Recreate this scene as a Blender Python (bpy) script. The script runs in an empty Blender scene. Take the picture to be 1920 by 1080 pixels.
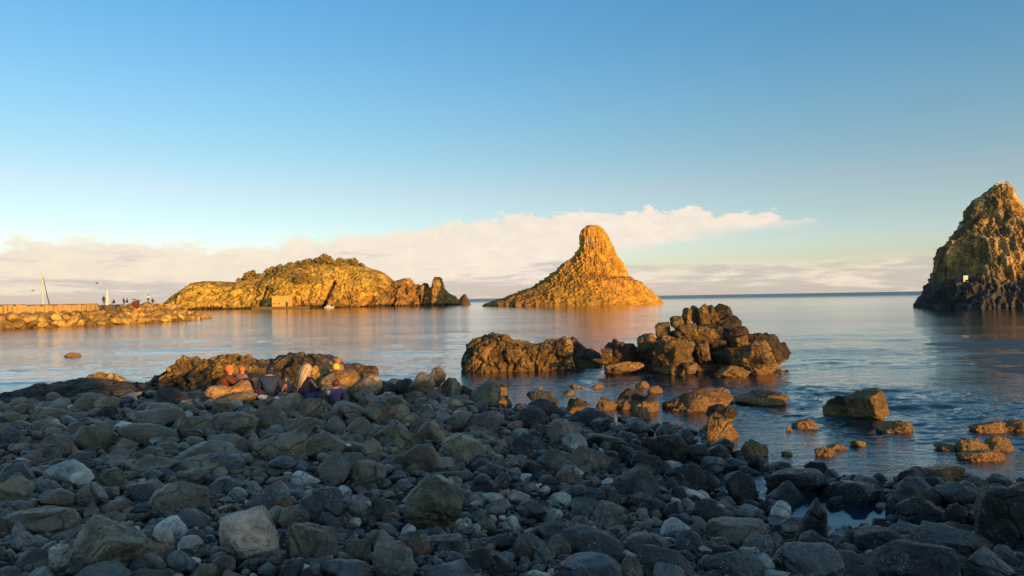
import bpy, math, random
import numpy as np
from mathutils import Vector, Matrix
rad = math.radians
S = bpy.context.scene
COL = S.collection
# ------------------------------------------------------------------ camera
F = 1371.0                    # focal length in photo pixels (1920 wide)
CAMZ = 3.6
PITCH, ROLL = rad(0.786), rad(-0.957)
cam_d = bpy.data.cameras.new('camera')
cam_d.sensor_width = 36.0
cam_d.lens = 36.0 * F / 1920.0
cam_d.clip_start = 0.1
cam_d.clip_end = 60000
cam = bpy.data.objects.new('camera', cam_d)
COL.objects.link(cam)
CM = Matrix.Rotation(rad(90) + PITCH, 4, 'X') @ Matrix.Rotation(ROLL, 4, 'Z')
cam.matrix_world = Matrix.Translation((0, 0, CAMZ)) @ CM
S.camera = cam
# ------------------------------------------------------------------ light
SUN_EL, SUN_AZ = 7.0, 138.0    # azimuth clockwise from +Y (view direction): behind the camera, to the right
_a = rad(SUN_AZ)
SUNV = Vector((math.sin(_a) * math.cos(rad(SUN_EL)), math.cos(_a) * math.cos(rad(SUN_EL)), math.sin(rad(SUN_EL))))
sd = bpy.data.lights.new('sun', 'SUN')
sd.energy = 5.0
sd.angle = rad(0.5)
sd.color = (1.0, 0.52, 0.12)
sun = bpy.data.objects.new('sun', sd)
COL.objects.link(sun)
sun.rotation_euler = SUNV.to_track_quat('Z', 'Y').to_euler()
S.view_settings.view_transform = 'Standard'
S.view_settings.look = 'None'
S.view_settings.exposure = 0.0
S.view_settings.gamma = 1.0
S.cycles.max_bounces = 6
S.cycles.use_denoising = True


class NT:
    """small node builder"""
    def __init__(s, tree):
        s.t = tree
        s.t.nodes.clear()

    def n(s, typ, ins=None, **kw):
        nd = s.t.nodes.new(typ)
        for k, v in kw.items():
            setattr(nd, k, v)
        for k, v in (ins or {}).items():
            s.set(nd, k, v)
        return nd

    def set(s, nd, k, v):
        sock = nd.inputs[k]
        if isinstance(v, bpy.types.NodeSocket):
            s.t.links.new(v, sock)
        elif isinstance(v, bpy.types.Node):
            s.t.links.new(v.outputs[0], sock)
        else:
            sock.default_value = v

    def m(s, op, a, b=0.0, c=0.0, clamp=False):
        return s.n('ShaderNodeMath', {0: a, 1: b, 2: c}, operation=op, use_clamp=clamp).outputs[0]

    def sm(s, v, a, b, lo=0.0, hi=1.0):
        return s.n('ShaderNodeMapRange', {0: v, 1: a, 2: b, 3: lo, 4: hi}, interpolation_type='SMOOTHSTEP').outputs[0]

    def mix(s, f, a, b, mode='MIX'):
        nd = s.n('ShaderNodeMix', data_type='RGBA', blend_type=mode)
        s.set(nd, 0, f); s.set(nd, 6, a); s.set(nd, 7, b)
        return nd.outputs[2]

    def noise(s, vec, scale, detail=4.0, rough=0.55, dist=0.0):
        return s.n('ShaderNodeTexNoise', {'Vector': vec, 'Scale': scale, 'Detail': detail, 'Roughness': rough, 'Distortion': dist}).outputs[0]


def srgb(r, g, b):
    def f(c):
        c /= 255.0
        return c / 12.92 if c <= 0.04045 else ((c + 0.055) / 1.055) ** 2.4
    return (f(r), f(g), f(b), 1.0)


# sky: Nishita plus a far bank of clouds low over the horizon
W = bpy.data.worlds.new('World')
S.world = W
W.use_nodes = True
w = NT(W.node_tree)
sky = w.n('ShaderNodeTexSky', sky_type='NISHITA', sun_disc=False)
sky.sun_elevation = rad(SUN_EL)
sky.sun_rotation = rad(SUN_AZ)
sky.air_density = 1.0
sky.dust_density = 0.6
sky.ozone_density = 1.0
tc = w.n('ShaderNodeTexCoord')
sx = w.n('ShaderNodeSeparateXYZ', {0: tc.outputs['Generated']})
X_, Y_, Z_ = sx.outputs
az = w.m('ARCTAN2', X_, Y_)
el = w.m('ARCSINE', Z_)
# clearer, bluer air than the plain model: a tint by height above the horizon
ramp = w.n('ShaderNodeValToRGB', {0: w.m('DIVIDE', el, 0.8, clamp=True)})
GAINS = [(0.014, 1.42, 1.60, 2.45), (0.065, 1.50, 1.64, 2.36), (0.105, 1.38, 1.54, 1.98), (0.144, 1.42, 1.48, 1.80), (0.187, 1.20, 1.51, 1.80), (0.256, 1.03, 1.54, 1.93), (0.323, 0.86, 1.53, 2.03), (0.387, 0.75, 1.54, 2.14), (0.62, 0.92, 1.20, 1.46)]
rc = ramp.color_ramp
while len(rc.elements) < len(GAINS):
    rc.elements.new(0.5)
for e_, g_ in zip(rc.elements, GAINS):
    e_.position = g_[0] / 0.8
for e_, g_ in zip(rc.elements, GAINS):
    e_.color = (g_[1] / 4, g_[2] / 4, g_[3] / 4, 1)
skyc = w.mix(1.0, sky.outputs[0], w.mix(1.0, ramp.outputs[0], (4.0, 4.0, 4.0, 1.0), 'MULTIPLY'), 'MULTIPLY')
SKY_STRENGTH = 0.12


def curve(nt, v, pts, lo, hi):
    """piecewise curve over v in lo..hi through a float curve"""
    t = nt.m('DIVIDE', nt.m('SUBTRACT', v, lo), hi - lo, clamp=True)
    nd = nt.n('ShaderNodeFloatCurve', {1: t})
    c = nd.mapping.curves[0]
    pts = [((x - lo) / (hi - lo), y) for x, y in pts]
    while len(c.points) < len(pts):
        c.points.new(0.5, 0.5)
    for p, (x, y) in zip(c.points, pts):
        p.location = (x, y)
        p.handle_type = 'AUTO'
    nd.mapping.update()
    return nd.outputs[0]


def pel(px, py):
    yh = 558.8 - 0.0167 * (px - 960)
    a = math.atan((px - 960) / F)
    return a, (yh - py) / F * math.cos(a) * 5.0      # x5 so that the curve uses 0..1


top_pts = [(0, 452), (50, 436), (200, 438), (400, 446), (560, 438), (700, 426), (850, 410), (960, 404), (1100, 392), (1180, 386), (1300, 396), (1420, 402), (1530, 405), (1600, 407)]
bot_pts = [(0, 580), (900, 565), (1060, 540), (1150, 480), (1250, 462), (1350, 444), (1450, 428), (1550, 414), (1600, 408)]
ctop = w.m('MULTIPLY', curve(w, az, [pel(*p) for p in top_pts], -0.65, 0.65), 0.2)
cbot = w.m('MULTIPLY', curve(w, az, [(a, max(e, 0)) for a, e in (pel(*p) for p in bot_pts)], -0.65, 0.65), 0.2)
cv = w.n('ShaderNodeCombineXYZ', {0: az, 1: w.m('MULTIPLY', el, 1.9), 2: 0.0}).outputs[0]
cvs = w.n('ShaderNodeCombineXYZ', {0: az, 1: w.m('MULTIPLY', el, 7.0), 2: 3.0}).outputs[0]
nb = w.noise(cv, 30.0, 8.0, 0.6)
nl = w.noise(cv, 7.0, 3.0, 0.5)
nst = w.noise(cvs, 6.0, 6.0, 0.55, 0.4)
nst2 = w.noise(cvs, 13.0, 6.0, 0.6, 0.3)
fade_r = w.sm(az, 0.36, 0.50, 1.0, 0.0)
edge = w.m('ADD', w.m('MULTIPLY', w.m('SUBTRACT', nb, 0.5), 0.055), w.m('MULTIPLY', w.m('SUBTRACT', nl, 0.5), 0.03))
dtop = w.m('SUBTRACT', w.m('ADD', ctop, edge), el)
soft = w.sm(az, -0.3, 0.1, 0.022, 0.006)
a_top = w.sm(w.m('DIVIDE', dtop, soft), 0.0, 1.0)
a_bot = w.sm(w.m('ADD', w.m('SUBTRACT', el, cbot), w.m('MULTIPLY', w.m('SUBTRACT', nst, 0.5), 0.03)), -0.006, 0.016)
a_main = w.m('MULTIPLY', w.m('MULTIPLY', a_top, a_bot), fade_r)
a_low = w.m('MULTIPLY', w.sm(w.m('ADD', el, w.m('MULTIPLY', w.m('SUBTRACT', nst, 0.5), 0.05)), 0.022, 0.052, 1.0, 0.0), 0.85)
a_all = w.m('MAXIMUM', a_main, a_low)
a_all = w.m('MULTIPLY', a_all, w.sm(el, -0.01, 0.0))
# cloud light: creamy lit tops, lavender-grey undersides lower down
hfrac = w.sm(w.m('ADD', el, w.m('ADD', w.m('MULTIPLY', w.m('SUBTRACT', nst, 0.5), 0.15), w.m('MULTIPLY', w.m('SUBTRACT', nst2, 0.5), 0.15))), 0.006, 0.046)
crm = w.mix(w.sm(az, -0.55, 0.1), srgb(248, 231, 208), srgb(255, 238, 220))
lav = w.mix(w.sm(el, 0.0, 0.06), srgb(208, 197, 190), srgb(200, 192, 192))
cloudc = w.mix(hfrac, lav, crm)
puff = w.sm(w.m('SUBTRACT', nb, w.m('MULTIPLY', nl, 0.3)), 0.25, 0.50)
cloudc = w.mix(w.m('MULTIPLY', w.m('SUBTRACT', 1.0, puff), 0.24), cloudc, srgb(214, 202, 196))
cg = 1.0 / SKY_STRENGTH
cloud_e = w.mix(1.0, cloudc, (cg, cg, cg, 1), 'MULTIPLY')
allc = w.mix(w.m('MULTIPLY', a_all, 0.92), skyc, cloud_e)
bg = w.n('ShaderNodeBackground', {0: allc, 1: SKY_STRENGTH})
wo = w.n('ShaderNodeOutputWorld', {0: bg.outputs[0]})

# ------------------------------------------------------------------ helpers
Mi = CM.to_3x3()


def ray(px, py):
    return Mi @ Vector(((px - 960) / F, (540 - py) / F, -1.0))


def P(px, py, Y):
    r = ray(px, py)
    t = Y / r.y
    return Vector((r.x * t, Y, CAMZ + r.z * t))


def Q(px, py, z=0.0):
    r = ray(px, py)
    t = (z - CAMZ) / r.z
    return Vector((r.x * t, r.y * t, z))


def tag(o, label=None, cat=None, group=None, kind=None):
    if label: o['label'] = label
    if cat: o['category'] = cat
    if group: o['group'] = group
    if kind: o['kind'] = kind
    return o


def link(o, parent=None):
    COL.objects.link(o)
    if parent is not None:
        o.parent = parent
    return o


def empty(name, loc=(0, 0, 0), rz=0.0, sc=1.0):
    o = bpy.data.objects.new(name, None)
    link(o)
    o.location = loc
    o.rotation_euler = (0, 0, rz)
    o.scale = (sc, sc, sc)
    return o


def mesh_np(name, V, Fc, mat=None, parent=None, smooth=True, col=None):
    me = bpy.data.meshes.new(name)
    V = np.asarray(V, dtype=np.float32)
    if isinstance(Fc, np.ndarray):
        k = Fc.shape[1]
        me.vertices.add(len(V)); me.vertices.foreach_set('co', V.ravel())
        me.loops.add(Fc.size); me.loops.foreach_set('vertex_index', Fc.astype(np.int32).ravel())
        me.polygons.add(len(Fc))
        me.polygons.foreach_set('loop_start', np.arange(0, Fc.size, k, dtype=np.int32))
        me.polygons.foreach_set('loop_total', np.full(len(Fc), k, dtype=np.int32))
        me.update(calc_edges=True)
    else:
        me.from_pydata([tuple(v) for v in V.tolist()], [], Fc)
        me.update()
    if smooth:
        me.polygons.foreach_set('use_smooth', np.ones(len(me.polygons), dtype=bool))
    if col is not None:
        at = me.color_attributes.new('col', 'FLOAT_COLOR', 'POINT')
        c4 = np.ones((len(V), 4), dtype=np.float32); c4[:, :3] = col
        at.data.foreach_set('color', c4.ravel())
    if mat: me.materials.append(mat)
    o = bpy.data.objects.new(name, me)
    return link(o, parent)


class MB:
    def __init__(s):
        s.v, s.f = [], []

    def add(s, vs, fs):
        b = len(s.v)
        s.v += [tuple(v) for v in vs]
        s.f += [tuple(b + i for i in f) for f in fs]
        return s

    def box(s, x0, x1, y0, y1, z0, z1, M=None):
        vs = [Vector((x, y, z)) for z in (z0, z1) for y in (y0, y1) for x in (x0, x1)]
        if M: vs = [M @ v for v in vs]
        return s.add(vs, [(0, 2, 3, 1), (4, 5, 7, 6), (0, 1, 5, 4), (2, 6, 7, 3), (0, 4, 6, 2), (1, 3, 7, 5)])

    def tube(s, pts, rs, n=8, cap=True):
        pts = [Vector(p) for p in pts]
        if not hasattr(rs, '__len__'): rs = [rs] * len(pts)
        rings = []
        for i, p in enumerate(pts):
            d = (pts[min(i + 1, len(pts) - 1)] - pts[max(i - 1, 0)]).normalized()
            u = d.cross(Vector((0, 0, 1)))
            if u.length < 1e-3: u = d.cross(Vector((1, 0, 0)))
            u.normalize(); w_ = d.cross(u)
            rings += [p + (u * math.cos(2 * math.pi * k / n) + w_ * math.sin(2 * math.pi * k / n)) * rs[i] for k in range(n)]
        fs = [(i * n + k, i * n + (k + 1) % n, (i + 1) * n + (k + 1) % n, (i + 1) * n + k) for i in range(len(pts) - 1) for k in range(n)]
        if cap:
            fs += [tuple(range(n))[::-1], tuple((len(pts) - 1) * n + k for k in range(n))]
        return s.add(rings, fs)

    def ell(s, c, r, M=None, nu=12, nv=8):
        c = Vector(c); vs, fs = [], []
        for j in range(nv + 1):
            th = math.pi * j / nv
            for i in range(nu):
                ph = 2 * math.pi * i / nu
                p = Vector((r[0] * math.sin(th) * math.cos(ph), r[1] * math.sin(th) * math.sin(ph), r[2] * math.cos(th)))
                vs.append(c + (M @ p if M else p))
        for j in range(nv):
            for i in range(nu):
                fs.append((j * nu + i, (j + 1) * nu + i, (j + 1) * nu + (i + 1) % nu, j * nu + (i + 1) % nu))
        return s.add(vs, fs)

    def build(s, name, mat, parent=None, smooth=False):
        return mesh_np(name, s.v, s.f, mat, parent, smooth)


# vectorised noise -----------------------------------------------------------
def _h(ix, iy, iz, seed=0):
    n = (ix.astype(np.int64) * 374761393 + iy.astype(np.int64) * 668265263 + iz.astype(np.int64) * 2147483647 + seed * 1274126177) & 0xffffffff
    n = ((n ^ (n >> 13)) * 1274126177) & 0xffffffff
    n = ((n ^ (n >> 15)) * 2246822519) & 0xffffffff
    return ((n ^ (n >> 16)) & 0xffffff) / float(0xffffff)


def vnoise(p, seed=0):
    i = np.floor(p).astype(np.int64); f = p - i
    f = f * f * f * (f * (f * 6 - 15) + 10)
    r = 0
    for dx in (0, 1):
        for dy in (0, 1):
            for dz in (0, 1):
                wgt = (f[:, 0] if dx else 1 - f[:, 0]) * (f[:, 1] if dy else 1 - f[:, 1]) * (f[:, 2] if dz else 1 - f[:, 2])
                r = r + wgt * _h(i[:, 0] + dx, i[:, 1] + dy, i[:, 2] + dz, seed)
    return r * 2 - 1


def fbm(p, oct=4, seed=0, gain=0.5, ridged=False):
    a, r, s = 1.0, 0, 0
    p = np.array(p, dtype=float)
    for k in range(oct):
        n = vnoise(p, seed + k * 17)
        if ridged: n = 1 - 2 * np.abs(n)
        r = r + a * n; s += a; a *= gain; p = p * 2.03 + 11.7
    return r / s


def worley(p, seed=0):
    """nearest feature: distance, second distance, cell hash, offset vector"""
    i = np.floor(p).astype(np.int64)
    d1 = np.full(len(p), 9.0); d2 = np.full(len(p), 9.0); hid = np.zeros(len(p)); off = np.zeros_like(p)
    for dx in (-1, 0, 1):
        for dy in (-1, 0, 1):
            for dz in (-1, 0, 1):
                c = i + np.array([dx, dy, dz])
                q = np.stack([c[:, k] + _h(c[:, 0], c[:, 1], c[:, 2], seed + k + 1) for k in range(3)], 1)
                v = p - q
                d = np.sqrt((v * v).sum(1))
                closer = d < d1
                d2 = np.where(closer, d1, np.minimum(d2, d))
                d1 = np.where(closer, d, d1)
                hid = np.where(closer, _h(c[:, 0], c[:, 1], c[:, 2], seed + 9), hid)
                off = np.where(closer[:, None], v, off)
    return d1, d2, hid, off


def ico(sub):
    import bmesh
    bm = bmesh.new()
    bmesh.ops.create_icosphere(bm, subdivisions=sub, radius=1.0)
    V = np.array([v.co[:] for v in bm.verts]); Fc = np.array([[v.index for v in f.verts] for f in bm.faces])
    bm.free()
    return V / np.linalg.norm(V, axis=1)[:, None], Fc


ICO = {k: ico(k) for k in (2, 3, 4, 5)}


def rockshape(seed, sub=4, planes=12, k=10.0, rough=0.05, angular=0.0, pits=0.0, crag=0.0, boxy=False):
    """soft-edged faceted stone inside a unit box (-1..1 in each axis)"""
    rg = np.random.RandomState(seed)
    V, Fc = ICO[sub]
    pn = rg.normal(size=(planes, 3)); pn /= np.linalg.norm(pn, axis=1)[:, None]
    pd = rg.uniform(0.62 - 0.15 * angular, 1.0, planes)
    if boxy:
        ax = np.concatenate([np.eye(3), -np.eye(3)]) + rg.normal(size=(6, 3)) * 0.16
        ax /= np.linalg.norm(ax, axis=1)[:, None]
        pn = np.concatenate([ax, pn[:4]]); pd = np.concatenate([rg.uniform(0.55, 0.70, 6), rg.uniform(0.80, 0.95, 4)])
    dt = V @ pn.T
    rr = np.where(dt > 0.08, pd / np.maximum(dt, 0.08), 9.0)
    rr = np.concatenate([rr, np.full((len(V), 1), 1.12)], 1)
    kk = k * (1 + 1.5 * angular)
    r = -np.log(np.exp(-kk * rr).sum(1)) / kk
    r *= 1 + rough * fbm(V * 1.9 + seed, 3, seed) + rough * 0.45 * fbm(V * 6 + seed, 3, seed + 5)
    if sub >= 4:
        r += rough * 0.16 * fbm(V * 17 + seed, 2, seed + 8)
    if pits:
        d1, d2, hh, _ = worley(V * 4.2 + seed, seed)
        r -= pits * np.clip(0.42 - d1, 0, 1) * (hh > 0.35) * 1.3
        r += pits * 0.25 * fbm(V * 12, 3, seed)
    if crag:
        qq = V * 2.1 + seed * 0.37
        qq = qq + 0.3 * np.stack([fbm(qq, 2, seed), fbm(qq + 9, 2, seed + 1), fbm(qq + 17, 2, seed + 2)], 1)
        d1, d2, hh, _ = worley(qq, seed)
        e1, e2, h2, _ = worley(qq * 2.4 + 4, seed + 2)
        r += crag * ((hh - 0.5) * 0.9 + np.clip((d2 - d1) * 3, 0, 1) * 0.45 + (h2 - 0.5) * 0.35 + np.clip((e2 - e1) * 3, 0, 1) * 0.2 - 0.3)
    out = V * r[:, None]
    mn, mx = out.min(0), out.max(0)
    out = (out - (mn + mx) / 2) / ((mx - mn) / 2)
    return out, Fc


# ------------------------------------------------------------------ materials
def newmat(name):
    m = bpy.data.materials.new(name)
    m.use_nodes = True
    return m, NT(m.node_tree)


def plain(name, c, rough=0.6, metal=0.0, nscale=20.0, namp=0.25, bump=0.0):
    m, t = newmat(name)
    geo = t.n('ShaderNodeNewGeometry')
    n = t.noise(geo.outputs['Position'], nscale, 5.0)
    cc = t.mix(n, tuple(x * (1 - namp) for x in c[:3]) + (1,), tuple(min(1, x * (1 + namp)) for x in c[:3]) + (1,))
    b = t.n('ShaderNodeBsdfPrincipled', {'Base Color': cc, 'Roughness': rough, 'Metallic': metal})
    if bump:
        bp = t.n('ShaderNodeBump', {'Height': n, 'Strength': 1.0, 'Distance': bump})
        t.set(b, 'Normal', bp.outputs[0])
    t.n('ShaderNodeOutputMaterial', {0: b.outputs[0]})
    return m


def rockmat(name, src='obj', scale=1.0, algae=0.0, speck=0.5, rust=0.4, bump=0.02, var=0.45, rough=0.62, crack=0.5, wet=0.0, col=None, shells=0.0):
    m, t = newmat(name)
    geo = t.n('ShaderNodeNewGeometry')
    pos = geo.outputs['Position']
    if src == 'obj':
        base = t.n('ShaderNodeObjectInfo').outputs['Color']
    elif src == 'attr':
        base = t.n('ShaderNodeAttribute', attribute_name='col').outputs['Color']
    else:
        base = t.n('ShaderNodeRGB').outputs[0]; base.default_value = col
    n1 = t.noise(pos, 2.2 * scale, 7.0, 0.6)
    n2 = t.noise(pos, 9.0 * scale, 8.0, 0.65)
    n3 = t.noise(pos, 38.0 * scale, 4.0, 0.6)
    f1 = t.m('ADD', t.sm(n1, 0.3, 0.7, 1 - var, 1 + var), t.m('MULTIPLY', t.m('SUBTRACT', n2, 0.5), var * 3.0))
    f1 = t.m('ADD', f1, t.m('MULTIPLY', t.m('SUBTRACT', n3, 0.5), var * 3.0))
    f1 = t.m('MAXIMUM', f1, 0.18)
    cb = t.n('ShaderNodeCombineColor', {0: f1, 1: f1, 2: f1}).outputs[0]
    c = t.mix(1.0, base, cb, 'MULTIPLY')
    if rust:
        r1 = t.sm(t.noise(pos, 3.1 * scale, 6.0, 0.6, 0.5), 0.60, 0.70)
        c = t.mix(t.m('MULTIPLY', r1, rust), c, (0.26, 0.14, 0.07, 1))
        r2 = t.sm(t.noise(t.n('ShaderNodeVectorMath', {0: pos, 1: (7.3, 2.1, 4.4)}, operation='ADD').outputs[0], 2.3 * scale, 6.0, 0.6, 0.5), 0.56, 0.66)
        c = t.mix(t.m('MULTIPLY', r2, rust * 0.8), c, (0.12, 0.125, 0.075, 1))
    if speck:
        mask = t.sm(t.noise(pos, 4.3 * scale, 5.0, 0.6), 0.50, 0.62)
        vo = t.n('ShaderNodeTexVoronoi', {'Vector': pos, 'Scale': 30.0 * scale, 'Randomness': 1.0}).outputs['Distance']
        sp = t.sm(vo, 0.30, 0.16)
        sp2 = t.m('MULTIPLY', t.sm(t.noise(pos, 70.0 * scale, 3.0, 0.7), 0.58, 0.66), 0.8)
        c = t.mix(t.m('MULTIPLY', t.m('MULTIPLY', mask, t.m('MAXIMUM', sp, sp2)), speck, clamp=True), c, (0.50, 0.47, 0.43, 1))
    zz = t.n('ShaderNodeSeparateXYZ', {0: pos}).outputs[2]
    rg_ = t.m('ADD', rough, t.m('MULTIPLY', t.m('SUBTRACT', n2, 0.5), 0.35))
    if wet:
        wf = t.m('MULTIPLY', t.sm(t.m('ADD', zz, t.m('MULTIPLY', t.m('SUBTRACT', n1, 0.5), 0.5)), 0.15, 0.55, 1.0, 0.0), wet)
        c = t.mix(wf, c, t.mix(1.0, c, (0.42, 0.42, 0.45, 1), 'MULTIPLY'))
        rg_ = t.m('SUBTRACT', rg_, t.m('MULTIPLY', wf, 0.3))
    hgt = t.m('ADD', t.m('MULTIPLY', n2, 1.0), t.m('MULTIPLY', n3, 0.28))
    if crack:
        wv = t.n('ShaderNodeVectorMath', {0: pos, 1: t.n('ShaderNodeVectorMath', {0: t.n('ShaderNodeTexNoise', {'Vector': pos, 'Scale': 2.0 * scale, 'Detail': 3.0}).outputs['Color'], 1: (0.35 / scale,) * 3}, operation='MULTIPLY').outputs[0]}, operation='ADD').outputs[0]
        ve = t.n('ShaderNodeTexVoronoi', {'Vector': wv, 'Scale': 1.6 * scale, 'Randomness': 1.0}, feature='DISTANCE_TO_EDGE').outputs['Distance']
        cr = t.sm(ve, 0.0, 0.05)
        cm = t.sm(n1, 0.40, 0.55)
        hgt = t.m('ADD', hgt, t.m('MULTIPLY', t.m('MULTIPLY', cr, cm), crack))
        c = t.mix(t.m('MULTIPLY', t.m('MULTIPLY', t.m('SUBTRACT', 1.0, t.sm(ve, 0.0, 0.022)), cm), 0.7), c, (0.02, 0.017, 0.014, 1))
    if algae:
        az_ = t.m('ADD', zz, t.m('MULTIPLY', t.m('SUBTRACT', n2, 0.5), 0.25))
        af = t.m('MULTIPLY', t.sm(az_, 0.22, 0.34, 1.0, 0.0), algae)
        turf = t.mix(t.sm(t.noise(pos, 26.0, 5.0, 0.75), 0.38, 0.62), (0.24, 0.12, 0.04, 1), (0.95, 0.60, 0.24, 1))
        c = t.mix(af, c, turf)
        hgt = t.m('ADD', hgt, t.m('MULTIPLY', af, t.m('MULTIPLY', t.noise(pos, 34.0, 4.0, 0.75), 1.8)))
    if shells:
        c = t.mix(t.m('MULTIPLY', t.sm(t.noise(pos, 12.0, 5.0, 0.7), 0.50, 0.62), shells), c, (0.52, 0.34, 0.15, 1))
    b = t.n('ShaderNodeBsdfPrincipled', {'Base Color': c, 'Roughness': rg_})
    b.inputs['Specular IOR Level'].default_value = 0.5
    bp = t.n('ShaderNodeBump', {'Height': hgt, 'Strength': 1.0, 'Distance': bump / scale})
    t.set(b, 'Normal', bp.outputs[0])
    t.n('ShaderNodeOutputMaterial', {0: b.outputs[0]})
    return m


M_beach = rockmat('beach_stone', 'obj', 1.0, speck=1.0, rust=0.55, bump=0.08, rough=0.45, wet=0.8)
M_stuff = rockmat('small_stone', 'attr', 1.3, speck=1.0, rust=0.5, bump=0.07, rough=0.45, crack=0.0, wet=0.8)
M_sea = rockmat('sea_rock', 'obj', 1.0, algae=1.0, speck=0.0, rust=0.3, bump=0.11, crack=0.7)
M_crag = rockmat('crag_rock', 'attr', 0.7, algae=0.9, speck=0.0, rust=0.3, bump=0.13, crack=0.8)
M_cliff = rockmat('cliff_rock', 'attr', 0.09, speck=0.0, rust=0.0, bump=0.07, var=0.30, rough=0.9, crack=0.4)
M_brk = rockmat('breakwater_rock', 'obj', 0.35, speck=0.0, rust=0.35, bump=0.04, rough=0.8, crack=0.4)
M_ground = rockmat('beach_ground', 'rgb', 1.5, speck=0.2, rust=0.2, bump=0.04, wet=0.8, col=(0.016, 0.015, 0.013, 1))
M_pit = rockmat('pitted_stone', 'obj', 1.6, speck=0.25, rust=0.5, bump=0.06, var=0.5, crack=0.0)

# ------------------------------------------------------------------ water
m, t = newmat('sea_water')
geo = t.n('ShaderNodeNewGeometry')
pos = geo.outputs['Position']
sp_ = t.n('ShaderNodeSeparateXYZ', {0: pos})
dist = t.n('ShaderNodeVectorMath', {0: pos}, operation='LENGTH').outputs['Value']
mp = t.n('ShaderNodeMapping', {'Vector': pos, 'Scale': (0.45, 1.0, 1.0), 'Rotation': (0, 0, rad(12))}).outputs[0]
w1 = t.noise(mp, 0.55, 3.0, 0.5, 0.6)
w2 = t.noise(mp, 2.6, 4.0, 0.55, 0.5)
w3 = t.noise(mp, 8.0, 3.0, 0.55, 0.3)
big = t.noise(t.n('ShaderNodeMapping', {'Vector': pos, 'Scale': (0.25, 1.0, 1.0)}).outputs[0], 0.06, 3.0, 0.5)
calm = t.sm(big, 0.35, 0.65, 0.65, 1.25)
# ripples die away in the rock pools between the shore boulders
shore = t.sm(sp_.outputs[1], 11.6, 13.6)
h = t.m('ADD', t.m('MULTIPLY', w1, 0.20), t.m('ADD', t.m('MULTIPLY', w2, 0.17), t.m('MULTIPLY', w3, 0.055)))
h = t.m('MULTIPLY', t.m('MULTIPLY', h, calm), t.m('MAXIMUM', shore, 0.02))
bp = t.n('ShaderNodeBump', {'Height': h, 'Strength': 1.0, 'Distance': 1.0})
WATER_FAR = t.sm(dist, 20.0, 160.0)
near_ = t.m('MULTIPLY', t.sm(dist, 12.0, 60.0, 0.26, 0.26), t.sm(dist, 90.0, 300.0, 1.0, 0.6))
far_ = t.sm(dist, 450.0, 1500.0, 0.0, 0.75)
t.set(bp, 'Strength', t.m('ADD', near_, far_))
b = t.n('ShaderNodeBsdfPrincipled', {'Base Color': (0.002, 0.026, 0.052, 1), 'Roughness': t.m('ADD', t.sm(dist, 20.0, 120.0, 0.02, 0.07), t.sm(dist, 350.0, 1000.0, 0.0, 0.26)), 'IOR': 1.52, 'Normal': bp.outputs[0]})
t.n('ShaderNodeOutputMaterial', {0: b.outputs[0]})
M_water = m
def gridfaces(nu, nv):
    i = np.arange(nu - 1)[None, :] + np.arange(nv - 1)[:, None] * nu
    i = i.ravel()
    return np.stack([i, i + 1, i + nu + 1, i + nu], 1)



# ------------------------------------------------------------------ beach ground
CP = []
for px, py, z in [
    (-200, 1080, 1.95), (0, 1080, 1.9), (250, 1080, 1.9), (500, 1080, 1.9), (730, 1080, 1.85), (960, 1080, 1.75), (1200, 1080, 1.5), (1400, 1080, 1.3), (1650, 1080, 0.85), (1900, 1080, 0.75), (2100, 1080, 0.7),
    (-200, 980, 1.75), (0, 980, 1.7), (250, 980, 1.65), (500, 980, 1.6), (730, 980, 1.5), (960, 980, 1.35), (1150, 980, 1.0), (1300, 980, 0.6), (1420, 1000, 0.45), (1560, 985, -0.12), (1620, 985, -0.14), (1650, 965, -0.1), (1720, 990, 0.2), (1850, 1000, 0.35), (2050, 1000, 0.4),
    (-200, 900, 1.5), (0, 900, 1.5), (250, 900, 1.45), (500, 900, 1.3), (730, 900, 1.15), (960, 900, 0.9), (1150, 900, 0.55), (1270, 900, 0.25), (1350, 915, -0.08), (1400, 925, -0.1), (1500, 925, 0.0), (1510, 945, -0.1), (1650, 930, 0.1), (1850, 940, 0.2),
    (-200, 830, 1.15), (0, 830, 1.2), (250, 830, 1.15), (500, 830, 1.15), (730, 830, 1.0), (900, 830, 0.7), (1050, 830, 0.45), (1200, 830, 0.2), (1300, 840, 0.05), (1330, 860, 0.0),
    (0, 770, 0.8), (200, 770, 0.9), (400, 770, 1.0), (560, 770, 1.0), (700, 770, 0.85), (830, 770, 0.6), (950, 780, 0.25), (1050, 780, 0.05), (1150, 790, 0.0), (1240, 805, 0.0),
    (430, 750, 0.9), (560, 752, 0.95), (640, 752, 0.9), (760, 745, 0.55), (830, 740, 0.4), (120, 735, 0.3), (230, 735, 0.3), (340, 735, 0.5),
    (-100, 752, -0.02), (0, 748, -0.02), (100, 726, 0.0), (290, 722, 0.0), (700, 715, 0.0), (760, 716, 0.0), (890, 742, -0.02), (960, 758, -0.03), (1050, 768, -0.04), (1150, 778, -0.06), (1240, 796, -0.06), (1320, 806, -0.06), (1390, 842, -0.08), (1440, 872, -0.06), (1560, 884, -0.06), (1750, 904, -0.04), (1920, 905, -0.04), (2100, 905, -0.04),
    (-100, 720, -0.6), (60, 690, -0.7), (200, 690, -0.7), (900, 715, -0.7), (1000, 735, -0.6), (1150, 745, -0.6), (1280, 770, -0.6), (1420, 800, -0.7), (1600, 840, -0.7), (1900, 860, -0.7), (1300, 690, -1.2), (900, 670, -1.2), (300, 680, -1.0), (600, 680, -0.9)]:
    p = Q(px, py, z)
    CP.append((p.x, p.y, z))
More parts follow.
